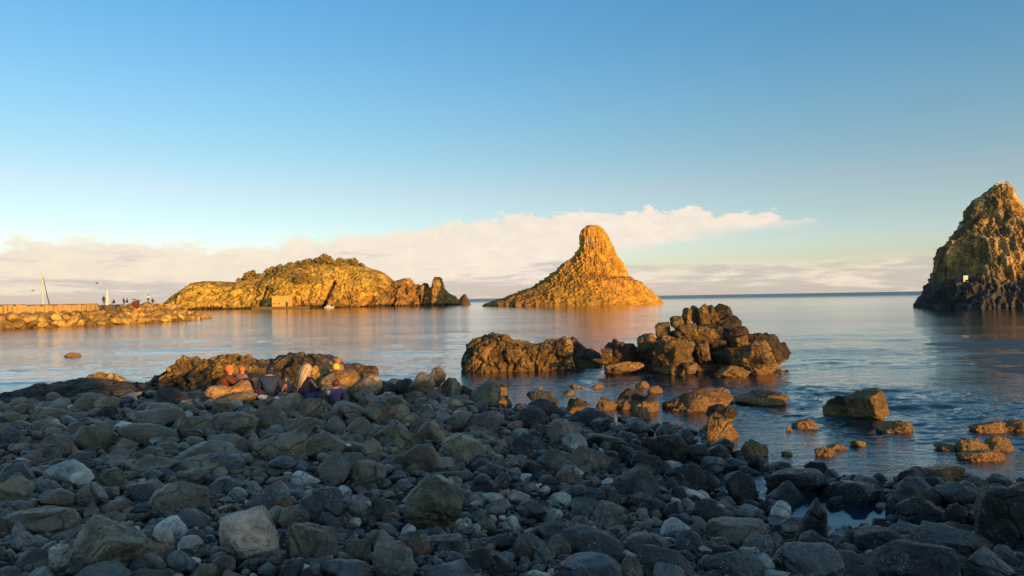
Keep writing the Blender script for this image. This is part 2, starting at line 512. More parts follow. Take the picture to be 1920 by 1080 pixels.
for x, y, z in [(-3, 2, 1.95), (3, 2, 1.8), (0, -3, 2.1), (-12, -2, 2.3), (12, -4, 1.8), (-25, 4, 2.0), (25, 0, 1.6), (8, 3, 1.3), (14, 8, 0.8), (22, 9, 0.6), (30, 9, 0.5), (-30, 25, 0.6), (-35, 30, -0.4)]:
    CP.append((x, y, z))
CP = np.array(CP)


def G(x, y):
    x = np.atleast_1d(np.asarray(x, float)); y = np.atleast_1d(np.asarray(y, float))
    d2 = (x[:, None] - CP[None, :, 0]) ** 2 + (y[:, None] - CP[None, :, 1]) ** 2
    wt = 1.0 / (d2 + 0.35) ** 1.7
    return (wt * CP[None, :, 2]).sum(1) / wt.sum(1)


gx = np.linspace(-45, 40, 200); gy = np.linspace(-26, 52, 200)
XX, YY = np.meshgrid(gx, gy)
fx, fy = XX.ravel(), YY.ravel()
gz = G(fx, fy) - 0.06 + 0.05 * fbm(np.stack([fx * 0.9, fy * 0.9, fx * 0], 1), 3, 4)
tag(mesh_np('ground', np.stack([fx, fy, gz], 1), gridfaces(len(gx), len(gy)), M_ground), 'dark gravelly bed of the boulder beach', kind='structure')

YS = np.concatenate([np.arange(2.5, 14, 0.06), np.arange(14, 50, 0.12)])


def hit(px, py, up=0.0):
    """where the ray through a photo pixel meets the beach (or the water)"""
    r = ray(px, py)
    ts = YS / r.y
    zz = CAMZ + r.z * ts
    g = np.maximum(G(r.x * ts, YS), -0.05) + up
    k = np.argmax(zz < g)
    if zz[k] >= g[k]: k = len(YS) - 1
    return Vector((r.x * ts[k], YS[k], float(g[k])))


# the sea: one fan-shaped sheet, real waves near the shore, flat towards the horizon
ypx = np.arange(640.0, 36.0, -0.62)
rowY = CAMZ * (F * 1024 / 1920) / ypx
rowY = np.concatenate([[1.0], rowY, np.geomspace(rowY[-1] * 1.04, 32000, 70)])
cu = np.concatenate([-np.linspace(1.9, 0.86, 24)[:-1], np.linspace(-0.86, 0.86, 820), np.linspace(0.86, 1.9, 24)[1:]])
UU, RY = np.meshgrid(cu, rowY)
wx = (UU * (RY + 1.5)).ravel(); wy = RY.ravel()
nearm = (wy < 170) & (np.abs(wx) < wy * 0.95 + 3)
wz = np.zeros(len(wx))
nx_, ny_ = wx[nearm], wy[nearm]
ca, sa = math.cos(rad(14)), math.sin(rad(14))
rx_, ry_ = nx_ * ca + ny_ * sa, -nx_ * sa + ny_ * ca
cell_ = ny_ ** 2 / 2632.0 * 0.62


def wave(sx, sy, amp, lim, seed, ridged=False):
    q = np.stack([rx_ * sx, ry_ * sy, np.full(len(rx_), seed * 1.3)], 1)
    q[:, :2] += 0.5 * np.stack([vnoise(q * 0.6, seed + 1), vnoise(q * 0.6 + 5, seed + 2)], 1)
    n = vnoise(q, seed)
    if ridged: n = 0.55 - np.abs(n) * 1.3
    return amp * n * np.clip((1.0 / sy) / (cell_ * lim) - 0.4, 0, 1)


hz_ = wave(0.09, 0.20, 0.09, 1.6, 2) + wave(0.22, 0.45, 0.060, 1.6, 3) + wave(0.6, 1.35, 0.065, 1.5, 5, True) + wave(1.3, 2.7, 0.062, 1.5, 7, True) + wave(2.8, 5.6, 0.034, 1.5, 9, True)
Gn = np.full(len(nx_), -1.0)
kk_ = ny_ < 34
Gx0, Gy0 = np.linspace(-48, 42, 181), np.linspace(0, 36, 121)
GG0 = G(*[a_.ravel() for a_ in np.meshgrid(Gx0, Gy0)]).reshape(121, 181)
ii_ = np.clip(((ny_[kk_] - 0) / 36 * 120).astype(int), 0, 120); jj_ = np.clip(((nx_[kk_] + 48) / 90 * 180).astype(int), 0, 180)
Gn[kk_] = GG0[ii_, jj_]
patch = 0.75 + 0.6 * vnoise(np.stack([nx_ * 0.07, ny_ * 0.16, nx_ * 0], 1), 77)
wz[nearm] = hz_ * patch * np.clip((-Gn - 0.03) / 0.22, 0.02, 1) * np.clip((ny_ - 12.2) / 1.6, 0.03, 1) * np.clip((170 - ny_) / 80, 0, 1)
tag(mesh_np('water', np.stack([wx, wy, wz], 1), gridfaces(len(cu), len(rowY)), M_water), 'blue rippled sea reaching the horizon', kind='structure')

# ------------------------------------------------------------------ boulders
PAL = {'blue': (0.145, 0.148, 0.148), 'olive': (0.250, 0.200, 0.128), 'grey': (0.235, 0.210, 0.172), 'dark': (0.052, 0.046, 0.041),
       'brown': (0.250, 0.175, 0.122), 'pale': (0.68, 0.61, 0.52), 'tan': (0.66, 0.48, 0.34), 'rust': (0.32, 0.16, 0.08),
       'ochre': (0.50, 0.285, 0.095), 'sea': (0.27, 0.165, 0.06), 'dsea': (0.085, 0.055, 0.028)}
WORD = {'blue': 'blue-grey', 'olive': 'olive-grey', 'grey': 'mid-grey', 'dark': 'near-black', 'brown': 'brownish', 'pale': 'pale',
        'tan': 'tan', 'rust': 'rusty', 'ochre': 'ochre', 'sea': 'golden', 'dsea': 'dark brown'}
RK = []      # dicts for every boulder: obj, px box, colour, label
RW = []      # world footprints (x, y, r)
rnd = random.Random(11)
_seed = [100]


def rock(x0, y0, x1, y1, colr='grey', label=None, Y=None, mode='beach', tilt=None, mat=None, ang=0.65, k=14, rough=0.08, pits=0.0, sub=None, name='boulder', cat='boulder', group=None, deep=0.85, yaw=None, sink=0.15, crag=None, boxy=None):
    cx, cy = (x0 + x1) / 2, (y0 + y1) / 2
    wpx, hpx = x1 - x0, y1 - y0
    _seed[0] += 1
    seed = _seed[0]
    if mode == 'water':
        p = Q(cx, y1, 0.0); Yc = p.y + wpx * p.y / F * 0.3
    elif Y is not None:
        Yc = Y
    else:
        p = hit(cx, min(y1 - 0.15 * hpx, cy + 0.3 * hpx)); Yc = p.y
    sc = Yc / F
    Wd = wpx * sc / 2
    c = P(cx, cy, Yc)
    th = math.atan2(CAMZ - c.z, Yc)
    D = Wd * deep
    need = hpx * sc / 2
    hh = need ** 2 - (D * math.sin(th)) ** 2
    H = max(math.sqrt(max(hh, 0)) / math.cos(th), 0.42 * Wd if mode == 'beach' else 0.5 * need)
    if mode != 'fly':
        H *= 1.0 + sink
        c.z -= sink * H * 0.8
    if sub is None: sub = 5 if wpx > 110 else (4 if wpx > 34 else 3)
    if crag is None: crag = 0.15 if mode != 'beach' else (0.09 if seed % 3 == 0 and ang > 0.25 else (0.04 if ang > 0.15 else 0.0))
    if mode != 'beach' and colr != 'dark' and wpx > 30: sub = max(sub, 5 if wpx > 60 else 4)
    V, Fc = rockshape(seed, sub, (8 if ang > 0.6 else 11) + seed % 4, k * 1.25, rough * 1.15, ang, pits, crag, (ang >= 0.9) if boxy is None else boxy)
    yw = rnd.uniform(-0.5, 0.5) if yaw is None else yaw
    tl = rnd.uniform(-0.22, 0.22) if tilt is None else tilt
    R = Matrix.Rotation(yw, 3, 'Z')
    T = Matrix.Rotation(tl, 3, 'Y')          # tilt in the picture plane
    if mode == 'water' and not boxy:
        top = c.z + need / math.cos(th) * 0.95
        H = top * 1.0; c.z = 0.0
    Sz = np.array([Wd, D, H])
    A = np.array(T.to_4x4().to_3x3()) 
    Vw = V @ np.array(R).T                    # turn the unit stone, then size it, then lean it
    mn, mx = Vw.min(0), Vw.max(0)
    Vw = (Vw - (mn + mx) / 2) / ((mx - mn) / 2)
    Vw = (Vw * Sz) @ A.T
    if tl:
        e = (Vw.max(0) - Vw.min(0)) / 2
        Vw[:, 0] *= Wd / e[0]; Vw[:, 2] *= H / e[2]
    o = mesh_np(name, Vw, Fc, mat or (M_beach if mode == 'beach' else M_sea))
    o.location = c
    j = rnd.uniform(0.72, 1.3) if mode == 'beach' else rnd.uniform(0.85, 1.15)
    cc = PAL[colr]
    o.color = tuple(min(1, v * j * rnd.uniform(0.96, 1.04)) for v in cc) + (1,)
    RK.append(dict(o=o, cx=cx, cy=cy, w=wpx, h=hpx, col=colr, label=label, cat=cat, mode=mode, group=group, name=name))
    RW.append((c.x, c.y, (Wd + D) / 2 * 0.92))
    return o


B = rock
# key boulders on the beach (pixel boxes read off the photograph)
B(129, 969, 271, 1078, 'olive', 'large rounded boulder with rust stains and a white lichen spot, near the bottom left corner', ang=0.4, k=13)
B(408, 945, 530, 1058, 'tan', 'tan pitted pumice-like boulder full of holes in the left foreground', mat=M_pit, pits=0.16, rough=0.10, ang=0)
B(90, 864, 173, 908, 'pale', 'grey boulder with a whitish split face above the rust-spotted stone, at the left', ang=0.8)
B(130, 797, 208, 857, 'olive', 'broad domed olive-grey boulder standing above the smaller stones at the left', ang=0.2)
B(82, 915, 151, 960, 'brown', 'smooth tilted stone with an orange rust spot on its shoulder', tilt=0.5, ang=0.1, k=8)
B(140, 905, 199, 963, 'grey', 'slanting grey stone leaning right of the rust-spotted one', tilt=0.7)
B(0, 888, 60, 955, 'olive', 'rounded olive stone cut by the left edge of the picture', ang=0.2)
B(184, 876, 237, 922, 'olive', 'egg-shaped olive stone right of the white split-faced boulder')
B(232, 900, 310, 946, 'blue', 'blue-grey domed stone between two olive ones at the left')
B(283, 902, 387, 970, 'olive', 'large flat-topped olive boulder with an orange stain at the lower left of centre', ang=0.5)
B(312, 878, 392, 918, 'brown', 'brownish boulder peeking out behind the large flat-topped orange-stained one', ang=0.4)
B(262, 880, 306, 904, 'blue')
B(390, 892, 463, 930, 'blue', 'blue-green speckled boulder right of the flat-topped orange-stained boulder', ang=0.2)
B(335, 829, 447, 872, 'olive', 'long smooth loaf-shaped olive boulder in the middle of the left slope', ang=0.0, k=7, tilt=0.15)
B(248, 856, 335, 890, 'olive', 'flat olive boulder in front of the long loaf-shaped one, to its left', ang=0.0, k=7)
B(335, 860, 420, 884, 'olive', ang=0, k=7)
B(82, 832, 114, 866, 'grey'); B(110, 822, 133, 852, 'grey', ang=0.6); B(18, 868, 62, 890, 'olive')
B(184, 937, 244, 969, 'brown', ang=0.1, k=7, tilt=-0.3); B(243, 942, 300, 968, 'dark')
B(15, 953, 150, 1006, 'olive', 'long dark olive boulder lying across the lower left edge', ang=0.2)
B(-8, 972, 23, 1017, 'brown'); B(20, 980, 47, 1024, 'grey')
B(26, 1026, 93, 1074, 'blue', 'dark blue stone with a pinkish lower face at the bottom left'); B(92, 1016, 133, 1084, 'pale', 'angular pale lilac slab left of the large rust-stained boulder', ang=0.9, tilt=0.2)
B(260, 980, 328, 1016, 'grey', ang=0.3); B(272, 994, 331, 1046, 'tan', 'small tan stone with one bright yellowish facet, between the two biggest left boulders', ang=0.8)
B(335, 993, 391, 1030, 'blue', 'dark blue wet-looking stone left of the pitted boulder'); B(311, 1034, 368, 1076, 'blue'); B(330, 955, 393, 992, 'blue', tilt=0.5)
B(409, 988, 448, 1038, 'dark', 'round charcoal stone resting against the pitted tan boulder', ang=0, k=7)
B(150, 1064, 262, 1100, 'grey', ang=0.1); B(245, 1066, 318, 1100, 'olive', ang=0.1); B(365, 1056, 412, 1098, 'olive', ang=0.5); B(-10, 1062, 40, 1100, 'blue')
B(517, 948, 581, 1000, 'olive', 'round olive boulder right behind the pitted tan one', ang=0.1, k=9)
B(546, 977, 634, 1053, 'olive', 'blocky green-grey boulder with a squared top in the lower left foreground', ang=0.9, k=14)
B(524, 997, 548, 1050, 'dark'); B(557, 912, 645, 1000, 'blue', 'large dark blue-grey boulder with a pale chipped right flank', ang=0.6); B(630, 930, 690, 988, 'grey', ang=0.8)
B(646, 1014, 696, 1052, 'brown'); B(675, 994, 722, 1046, 'grey', ang=0.3); B(625, 986, 673, 1028, 'grey')
B(498, 905, 545, 950, 'blue'); B(596, 850, 656, 922, 'grey', 'tall grey stone with a whitish scuffed crown, left of centre', ang=0.6, tilt=0.3)
B(502, 856, 561, 890, 'blue', 'wedge-shaped blue-grey stone left of the tall white-crowned one', ang=0.8)
B(505, 893, 545, 912, 'rust'); B(545, 885, 600, 916, 'pale', ang=0.6)
B(653, 862, 725, 920, 'olive', 'big olive boulder right of the tall white-crowned stone', ang=0.3)
B(759, 831, 834, 894, 'brown', 'smooth round pinkish-brown boulder at the centre of the beach', ang=0.0, k=9, rough=0.03)
B(825, 811, 911, 872, 'olive', 'cracked olive block behind the round pinkish-brown boulder', ang=0.8)
B(752, 893, 870, 1010, 'olive', 'biggest dark cracked boulder in the middle of the foreground', ang=0.8, k=14, rough=0.09, tilt=0.25)
B(803, 891, 850, 925, 'pale', 'white-faced rock leaning on top of the biggest dark cracked boulder', ang=0.7, tilt=0.5)
B(695, 930, 747, 977, 'grey', ang=0.7); B(716, 961, 753, 985, 'rust', 'small rusty-gold pebble left of the biggest cracked boulder', ang=0)
B(600, 1048, 702, 1098, 'blue', 'broad slate-blue boulder cut by the bottom edge left of centre', ang=0.3); B(698, 1012, 776, 1098, 'grey', 'dark grey dome cut by the bottom edge, just right of the slate-blue one', ang=0.2)
B(804, 1002, 871, 1042, 'blue', ang=0.9); B(831, 1034, 876, 1060, 'grey'); B(895, 1033, 956, 1078, 'grey'); B(910, 998, 982, 1042, 'dark')
B(788, 1058, 903, 1098, 'blue'); B(893, 964, 931, 1000, 'grey', ang=0.3); B(523, 1048, 568, 1098, 'blue', ang=0.9); B(943, 968, 978, 1008, 'pale', ang=0.2)
B(735, 1002, 812, 1046, 'rust', 'reddish-brown ridge of rock leaning over the bottom centre stones', tilt=0.5, ang=0.7)
B(480, 762, 538, 816, 'olive', 'rounded olive boulder in front of the person in navy', ang=0.1, k=8); B(508, 742, 567, 788, 'olive', ang=0.1, k=8, label='smooth boulder directly in front of the woman with blond hair')
B(560, 742, 613, 792, 'olive', ang=0.2, k=8, tilt=0.5, label='long tilted boulder below the legs of the woman with blond hair'); B(612, 750, 682, 788, 'olive', 'broad boulder on which the child in purple sits', ang=0.1, k=8)
B(533, 784, 592, 832, 'brown', ang=0.4); B(603, 784, 652, 818, 'olive', ang=0.1); B(573, 809, 650, 864, 'olive', ang=0.4); B(478, 810, 577, 876, 'olive', 'wide low olive boulder with a dark crack on its right', ang=0.3, k=8)
B(643, 784, 706, 828, 'brown', ang=0.3); B(678, 818, 717, 868, 'olive', ang=0.6); B(672, 738, 712, 770, 'brown', ang=0.1); B(720, 742, 771, 774, 'olive', 'flat-topped boulder left of the stone pile by the water', ang=0.3)
B(700, 788, 775, 836, 'olive', ang=0.4); B(732, 772, 790, 800, 'olive', ang=0.2)
B(384, 818, 478, 850, 'brown', ang=0.2, k=8); B(250, 770, 345, 800, 'brown', ang=0.1, k=7); B(270, 755, 332, 782, 'olive', ang=0.1); B(160, 742, 222, 768, 'brown', ang=0.1); B(60, 760, 120, 790, 'olive', ang=0.1); B(398, 772, 482, 812, 'brown', ang=0.2); B(225, 795, 330, 835, 'olive', ang=0.1, k=7); B(0, 800, 42, 838, 'blue'); B(62, 785, 130, 812, 'olive', ang=0.1, k=7); B(330, 780, 400, 815, 'olive', ang=0.1, k=7)
B(396, 782, 416, 800, 'pale', 'small pale upright stone on the left slope', ang=0.7)
B(336, 750, 354, 768, 'pale', 'small whitish square stone on the left slope below the dark outcrop', ang=0.8)
# pile by the water, right of the people
B(768, 698, 816, 740, 'olive', 'upper left boulder of the stone pile by the water', Y=23.5, ang=0.5); B(800, 688, 836, 722, 'olive', 'topmost boulder of the stone pile by the water', Y=24.2, ang=0.4)
B(764, 732, 803, 776, 'olive', 'tilted wedge at the foot of the stone pile by the water', Y=22.5, ang=0.7); B(796, 726, 838, 774, 'olive', Y=22.8, ang=0.5); B(826, 708, 866, 750, 'brown', Y=24.2, ang=0.4); B(832, 740, 880, 776, 'olive', Y=23, ang=0.5)
B(857, 722, 893, 762, 'dark', Y=24.6, ang=0.4); B(740, 710, 775, 745, 'dark', Y=24.5, ang=0.5); B(671, 703, 716, 736, 'olive', 'dark peaked rock right of the largest tan boulder behind the people', Y=23.5, ang=0.7); B(712, 716, 745, 745, 'dark', Y=24.5)
B(782, 790, 835, 837, 'brown', 'boxy boulder with a rusty front face behind the round pinkish-brown one', ang=0.7); B(873, 768, 946, 818, 'grey', ang=0.7); B(836, 768, 893, 812, 'grey', ang=0.5)
B(960, 762, 1026, 808, 'dark', ang=0.3); B(985, 748, 1056, 792, 'dark', ang=0.3); B(1021, 786, 1086, 842, 'brown', 'rough flaky brown rock in the middle of the dark shore stones', ang=0.7, rough=0.12, tilt=0.5)
B(1052, 766, 1146, 802, 'dark', ang=0.4); B(1000, 840, 1062, 900, 'grey', 'pyramid-shaped dark grey boulder right of centre', ang=0.8, k=12); B(1060, 836, 1150, 884, 'olive', ang=0.6, tilt=0.25)
B(1198, 808, 1293, 876, 'dark', 'long dark boulder leaning down towards the sea', ang=0.3, tilt=0.6); B(1253, 808, 1303, 842, 'dark'); B(1283, 834, 1332, 877, 'dark'); B(1308, 834, 1370, 872, 'dark', 'dark wet boulder with a blue sheen beside the golden shore rock', ang=0.1)
B(1183, 846, 1242, 902, 'dark', ang=0.5); B(1150, 879, 1238, 943, 'dark', 'large dark speckled dome of rock right of centre', ang=0.3); B(1243, 866, 1345, 928, 'dark', 'large dark boulder at the edge of the rock pools', ang=0.5)
B(1103, 812, 1173, 846, 'dark', ang=0.4); B(1031, 924, 1071, 954, 'pale', 'white-capped little stone in the right middle foreground', ang=0.2); B(1106, 912, 1162, 952, 'dark', rough=0.12); B(1168, 924, 1232, 962, 'dark', rough=0.12)
B(1274, 917, 1323, 942, 'pale', 'pale elongated stone just left of the rock pools', ang=0.5, tilt=0.25); B(1368, 903, 1421, 940, 'ochre', 'straw-coloured mossy stone standing in the rock pool', rough=0.1, ang=0)
B(1110, 944, 1171, 1002, 'grey', 'angular boulder with a light blue top in the right foreground', ang=0.9, k=14); B(1236, 973, 1294, 1010, 'pale', 'smooth pale blue oval cobble in the right foreground', ang=0.0, k=8, rough=0.03)
B(1169, 998, 1253, 1050, 'grey', 'broad five-sided grey boulder below the pale blue oval cobble', ang=0.8, k=12); B(1014, 953, 1056, 982, 'pale'); B(1043, 984, 1176, 1056, 'blue', 'long slate-like slab slanting down to the right in the foreground', ang=0.8, tilt=0.55, rough=0.09)
B(958, 1003, 1026, 1058, 'brown', ang=0.2); B(1061, 1028, 1111, 1052, 'brown', ang=0.1); B(1038, 1046, 1167, 1100, 'blue', ang=0.3); B(1163, 1043, 1207, 1100, 'olive', ang=0.5); B(1223, 1056, 1284, 1100, 'grey', ang=0.5); B(1193, 1026, 1302, 1090, 'dark', 'long dark wedge in front of the five-sided grey boulder', ang=0.6, tilt=0.5)
B(1060, 934, 1121, 968, 'dark'); B(1300, 940, 1375, 985, 'dark', ang=0.4)
# right foreground round the pools
B(1327, 973, 1462, 1034, 'olive', 'big smooth green-grey boulder below the rock pools', ang=0.3, tilt=0.15); B(1322, 1024, 1444, 1098, 'blue', 'light slate boulder cut by the bottom edge, below the smooth green-grey one', ang=0.5, tilt=0.35)
B(1440, 1022, 1500, 1080, 'dark', ang=0.5); B(1462, 1012, 1580, 1094, 'blue', 'long slate slab pointing down right at the bottom, right of centre', ang=0.5, tilt=0.4); B(1484, 938, 1560, 1044, 'dark', 'dark pointed rock standing between the two rock pools', ang=0.7, tilt=0.3)
B(1438, 905, 1512, 955, 'dark', ang=0.3); B(1436, 878, 1548, 932, 'dark', 'flat dark slab along the water line left of the pools', ang=0.3); B(1540, 902, 1600, 938, 'dark', ang=0.4); B(1562, 902, 1658, 948, 'dark', ang=0.5); B(1634, 918, 1660, 950, 'dark')
B(1548, 932, 1582, 962, 'dark', ang=0.2); B(1656, 898, 1764, 978, 'dark', 'big black block at the water edge right of the pools', ang=0.6); B(1598, 984, 1702, 1050, 'dark', 'near-black dome at the right end of the largest rock pool', ang=0.1)
B(1692, 932, 1778, 996, 'dark', ang=0.3); B(1628, 1018, 1800, 1098, 'dark', 'very large dark boulder at the bottom right', ang=0.4); B(1802, 1026, 1892, 1094, 'blue', 'grey-white veined angular boulder at the bottom right', ang=0.7); B(1768, 942, 1826, 1000, 'dark', ang=0.3)
B(1815, 906, 1960, 1050, 'dark', 'giant dark rock at the right edge of the picture', ang=0.3, k=9); B(1700, 985, 1830, 1050, 'dark', ang=0.4); B(1500, 1040, 1640, 1100, 'dark', ang=0.3); B(1560, 1000, 1625, 1040, 'dark', ang=0.3)
B(1733, 870, 1802, 912, 'ochre', 'pointed rock with one golden sunlit face at the right shoreline', ang=0.9, k=14); B(1797, 894, 1862, 925, 'brown', ang=0.6); B(1855, 892, 1886, 916, 'ochre', ang=0.4); B(1508, 864, 1553, 894, 'dark', 'dark cone-shaped rock at the water edge', ang=0.6); B(1438, 866, 1484, 890, 'olive', ang=0.4)
B(1750, 905, 1830, 950, 'dark', ang=0.5)
B(1395, 850, 1440, 872, 'dark'); B(1420, 935, 1470, 972, 'dark', ang=0.2); B(1340, 858, 1400, 890, 'dark'); B(1480, 880, 1520, 902, 'dark')
# sunlit boulders round the people
PY = 19.6
B(382, 721, 436, 756, 'ochre', 'golden sunlit boulder left of the group of people', Y=PY, ang=0.3, k=9); B(436, 714, 482, 745, 'ochre', 'golden sunlit boulder under the child with the orange cap', Y=PY + 0.3, ang=0.3, tilt=0.3)
B(410, 734, 477, 764, 'ochre', 'golden slab in front of the two golden boulders by the people', Y=PY - 0.6, ang=0.3, tilt=-0.4)
B(580, 685, 602, 725, 'ochre', 'upright golden boulder right of the woman with blond hair', Y=PY + 0.9, ang=0.1, k=8); B(600, 680, 624, 712, 'ochre', Y=PY + 2.2, ang=0.1, label='small rounded golden-topped boulder further back between the people')
B(613, 692, 669, 724, 'ochre', 'largest tan boulder in front of the hooded person', Y=PY + 1.2, ang=0.2, k=10)
B(598, 700, 634, 748, 'olive', Y=PY + 0.6, ang=0.2); B(655, 718, 682, 750, 'olive', Y=PY + 0.2, ang=0.2); B(520, 733, 558, 758, 'blue', Y=PY - 0.2, ang=0.1, label='pale blue stone in front of the blond child')
B(475, 742, 530, 765, 'olive', Y=PY - 0.2, ang=0.1); B(225, 741, 252, 752, 'ochre', 'tiny golden-topped stone on the left slope', ang=0.1)
N_HAND = len(RK)

# rocks standing in the sea
def Wr(*a, **kw):
    kw.setdefault('mode', 'water'); kw.setdefault('name', 'sea_rock'); kw.setdefault('cat', 'rock'); kw.setdefault('group', 'rocks standing in the sea'); kw.setdefault('ang', 0.6); kw.setdefault('rough', 0.10); kw.setdefault('sink', 0.25)
    return rock(*a, **kw)
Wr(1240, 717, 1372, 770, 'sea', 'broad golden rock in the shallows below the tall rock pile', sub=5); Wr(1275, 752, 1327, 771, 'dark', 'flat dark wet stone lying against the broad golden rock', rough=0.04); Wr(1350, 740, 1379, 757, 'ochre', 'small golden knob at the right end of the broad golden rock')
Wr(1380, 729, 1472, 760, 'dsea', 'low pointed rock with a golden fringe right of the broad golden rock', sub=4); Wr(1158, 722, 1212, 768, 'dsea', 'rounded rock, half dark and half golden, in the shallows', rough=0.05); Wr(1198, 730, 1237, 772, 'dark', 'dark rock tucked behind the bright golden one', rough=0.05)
Wr(1192, 712, 1218, 728, 'ochre', 'small golden rock behind the half-dark rounded rock'); Wr(1213, 720, 1243, 738, 'dark', 'small dark rock left of the broad golden rock')
Wr(1112, 742, 1156, 769, 'sea', 'pair of rusty-golden lumps at the left of the shore cluster'); Wr(1146, 743, 1192, 767, 'sea', 'flat golden rock between the rusty lumps and the bright golden rock'); Wr(1187, 746, 1223, 785, 'ochre', 'bright golden rounded rock at the front of the shore cluster', rough=0.06)
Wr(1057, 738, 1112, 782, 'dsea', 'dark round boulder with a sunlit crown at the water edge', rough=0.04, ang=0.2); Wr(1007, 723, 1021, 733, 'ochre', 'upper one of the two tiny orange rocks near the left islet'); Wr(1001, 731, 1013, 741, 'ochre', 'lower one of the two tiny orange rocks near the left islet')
Wr(1054, 728, 1083, 741, 'tan', 'pinkish flat rock just breaking the water'); Wr(1067, 718, 1094, 728, 'dark', 'left one of the two flat dark rocks awash below the islets'); Wr(1103, 717, 1132, 729, 'dark', 'right one of the two flat dark rocks awash below the islets')
Wr(924, 718, 953, 741, 'dark', 'dark pyramid rock standing in the water near the stone pile', rough=0.05); Wr(896, 727, 918, 743, 'dark', 'small dark rock left of the dark pyramid rock'); Wr(919, 740, 961, 764, 'dark', 'dark rounded rock below the dark pyramid rock', rough=0.05)
Wr(1312, 762, 1389, 826, 'sea', 'golden craggy rock at the shore beside the dark boulders', sub=5, rough=0.16); Wr(1325, 756, 1381, 792, 'dsea', 'dark-capped lump on top of the golden craggy shore rock', Y=19.6, mode='air', rough=0.12)
Wr(1383, 820, 1441, 857, 'sea', 'golden dome-shaped rock near the right shoreline', rough=0.06, ang=0.2)
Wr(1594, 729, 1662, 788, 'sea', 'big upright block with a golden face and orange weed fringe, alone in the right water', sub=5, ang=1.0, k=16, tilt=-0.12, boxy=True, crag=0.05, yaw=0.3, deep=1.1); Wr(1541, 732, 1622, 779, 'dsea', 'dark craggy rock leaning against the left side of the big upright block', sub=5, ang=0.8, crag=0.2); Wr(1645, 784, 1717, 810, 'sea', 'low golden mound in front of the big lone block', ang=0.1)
Wr(1484, 781, 1533, 802, 'sea', 'small golden rock left of the big lone block'); Wr(1472, 800, 1485, 808, 'sea', 'tiny golden rock tip left of the big lone block')
Wr(1527, 833, 1567, 855, 'tan', 'pale half-submerged rock off the right shore'); Wr(1551, 829, 1586, 843, 'ochre', 'yellow rock beside the pale half-submerged one'); Wr(1465, 844, 1487, 854, 'sea', 'tiny golden rock near the right shoreline'); Wr(1593, 823, 1626, 837, 'sea', 'small lone golden rock between the pale one and the right cluster')
Wr(1819, 787, 1886, 810, 'sea', 'left one of two low golden rocks near the right edge', ang=0.1); Wr(1867, 784, 1935, 808, 'sea', 'right one of two low golden rocks, cut by the right edge', ang=0.1)
Wr(1753, 828, 1799, 844, 'sea', 'flat leftmost rock of the right cluster'); Wr(1797, 817, 1859, 850, 'sea', 'dark-sided middle rock of the right cluster'); Wr(1845, 810, 1901, 844, 'sea', 'tallest golden rock of the right cluster', tilt=-0.3); Wr(1797, 840, 1873, 864, 'sea', 'low shelly rock at the front of the right cluster', ang=0.1)
Wr(121, 659, 151, 669, 'sea', 'lone flat rock far out in the left bay')
# the tall pile of blocks in the middle of the bay
GB = 'blocks of the tall rock pile in the bay'


def Pb(x0, y0, x1, y1, Y, colr, lab, **kw):
    kw.setdefault('ang', 1.0); kw.setdefault('k', 18); kw.setdefault('rough', 0.11); kw.setdefault('crag', 0.17); kw.setdefault('boxy', _seed[0] % 5 == 0 or (y1 - y0) > 1.15 * (x1 - x0))
    return rock(x0, y0, x1, y1, colr, lab, Y=Y, mode='air', mat=M_sea, name='rock_block', cat='rock', group=GB, sub=4, sink=0.12, **kw)


Pb(1224, 634, 1308, 702, 33.6, 'sea', 'big golden triangular block at the front of the tall rock pile', ang=1.0, tilt=0.15)
Pb(1378, 636, 1467, 706, 33.2, 'sea', 'big golden block at the right front of the tall rock pile', tilt=0.3, boxy=False, ang=0.8)
Pb(1342, 590, 1392, 632, 37.0, 'dsea', 'dark rounded block below the largest upright slab', boxy=False, ang=0.6)
Pb(1358, 612, 1410, 650, 35.6, 'dsea', 'dark block in the saddle right of the crown of the pile', boxy=False, ang=0.7)
Pb(1384, 618, 1470, 684, 36.0, 'dsea', 'dark sloping shoulder behind the big right block of the pile', tilt=0.55, boxy=False, ang=0.6)
Pb(1440, 640, 1482, 678, 36.6, 'dsea', 'dark rock at the far right end of the tall rock pile', tilt=0.5)
Pb(1277, 576, 1301, 614, 37.2, 'sea', 'leftmost of the upright slabs crowning the pile', tilt=0.2, deep=1.2)
Pb(1295, 573, 1313, 614, 37.5, 'sea', 'narrow second upright slab from the left on the pile', tilt=-0.2, deep=1.4)
Pb(1306, 571, 1331, 622, 37.0, 'sea', 'middle upright slab crowning the pile', tilt=-0.25, deep=1.2)
Pb(1318, 571, 1348, 620, 37.4, 'sea', 'slab right of the middle one on the crown of the pile', tilt=-0.35, deep=1.2)
Pb(1331, 570, 1378, 620, 37.8, 'dsea', 'rightmost and largest upright slab crowning the pile', tilt=-0.5)
Pb(1227, 603, 1258, 632, 36.2, 'sea', 'block on the upper left step of the tall rock pile'); Pb(1256, 592, 1285, 618, 37.0, 'sea', 'block just left of the upright slabs')
Pb(1266, 606, 1307, 646, 35.6, 'sea', 'golden cracked block below the upright slabs'); Pb(1296, 610, 1346, 642, 35.8, 'sea', 'broad golden block under the middle slabs')
Pb(1195, 624, 1231, 662, 35.0, 'sea', 'notched golden block above the left end of the pile'); Pb(1237, 626, 1266, 645, 35.0, 'sea', 'small block above the big triangular one')
Pb(1129, 634, 1196, 690, 35.6, 'dsea', 'dark jagged mass at the left end of the tall rock pile', rough=0.2); Pb(1303, 638, 1333, 676, 34.4, 'sea', 'golden block right of the big triangular one'); Pb(1331, 634, 1362, 656, 34.6, 'dsea', 'dark shelf block in the middle of the pile')
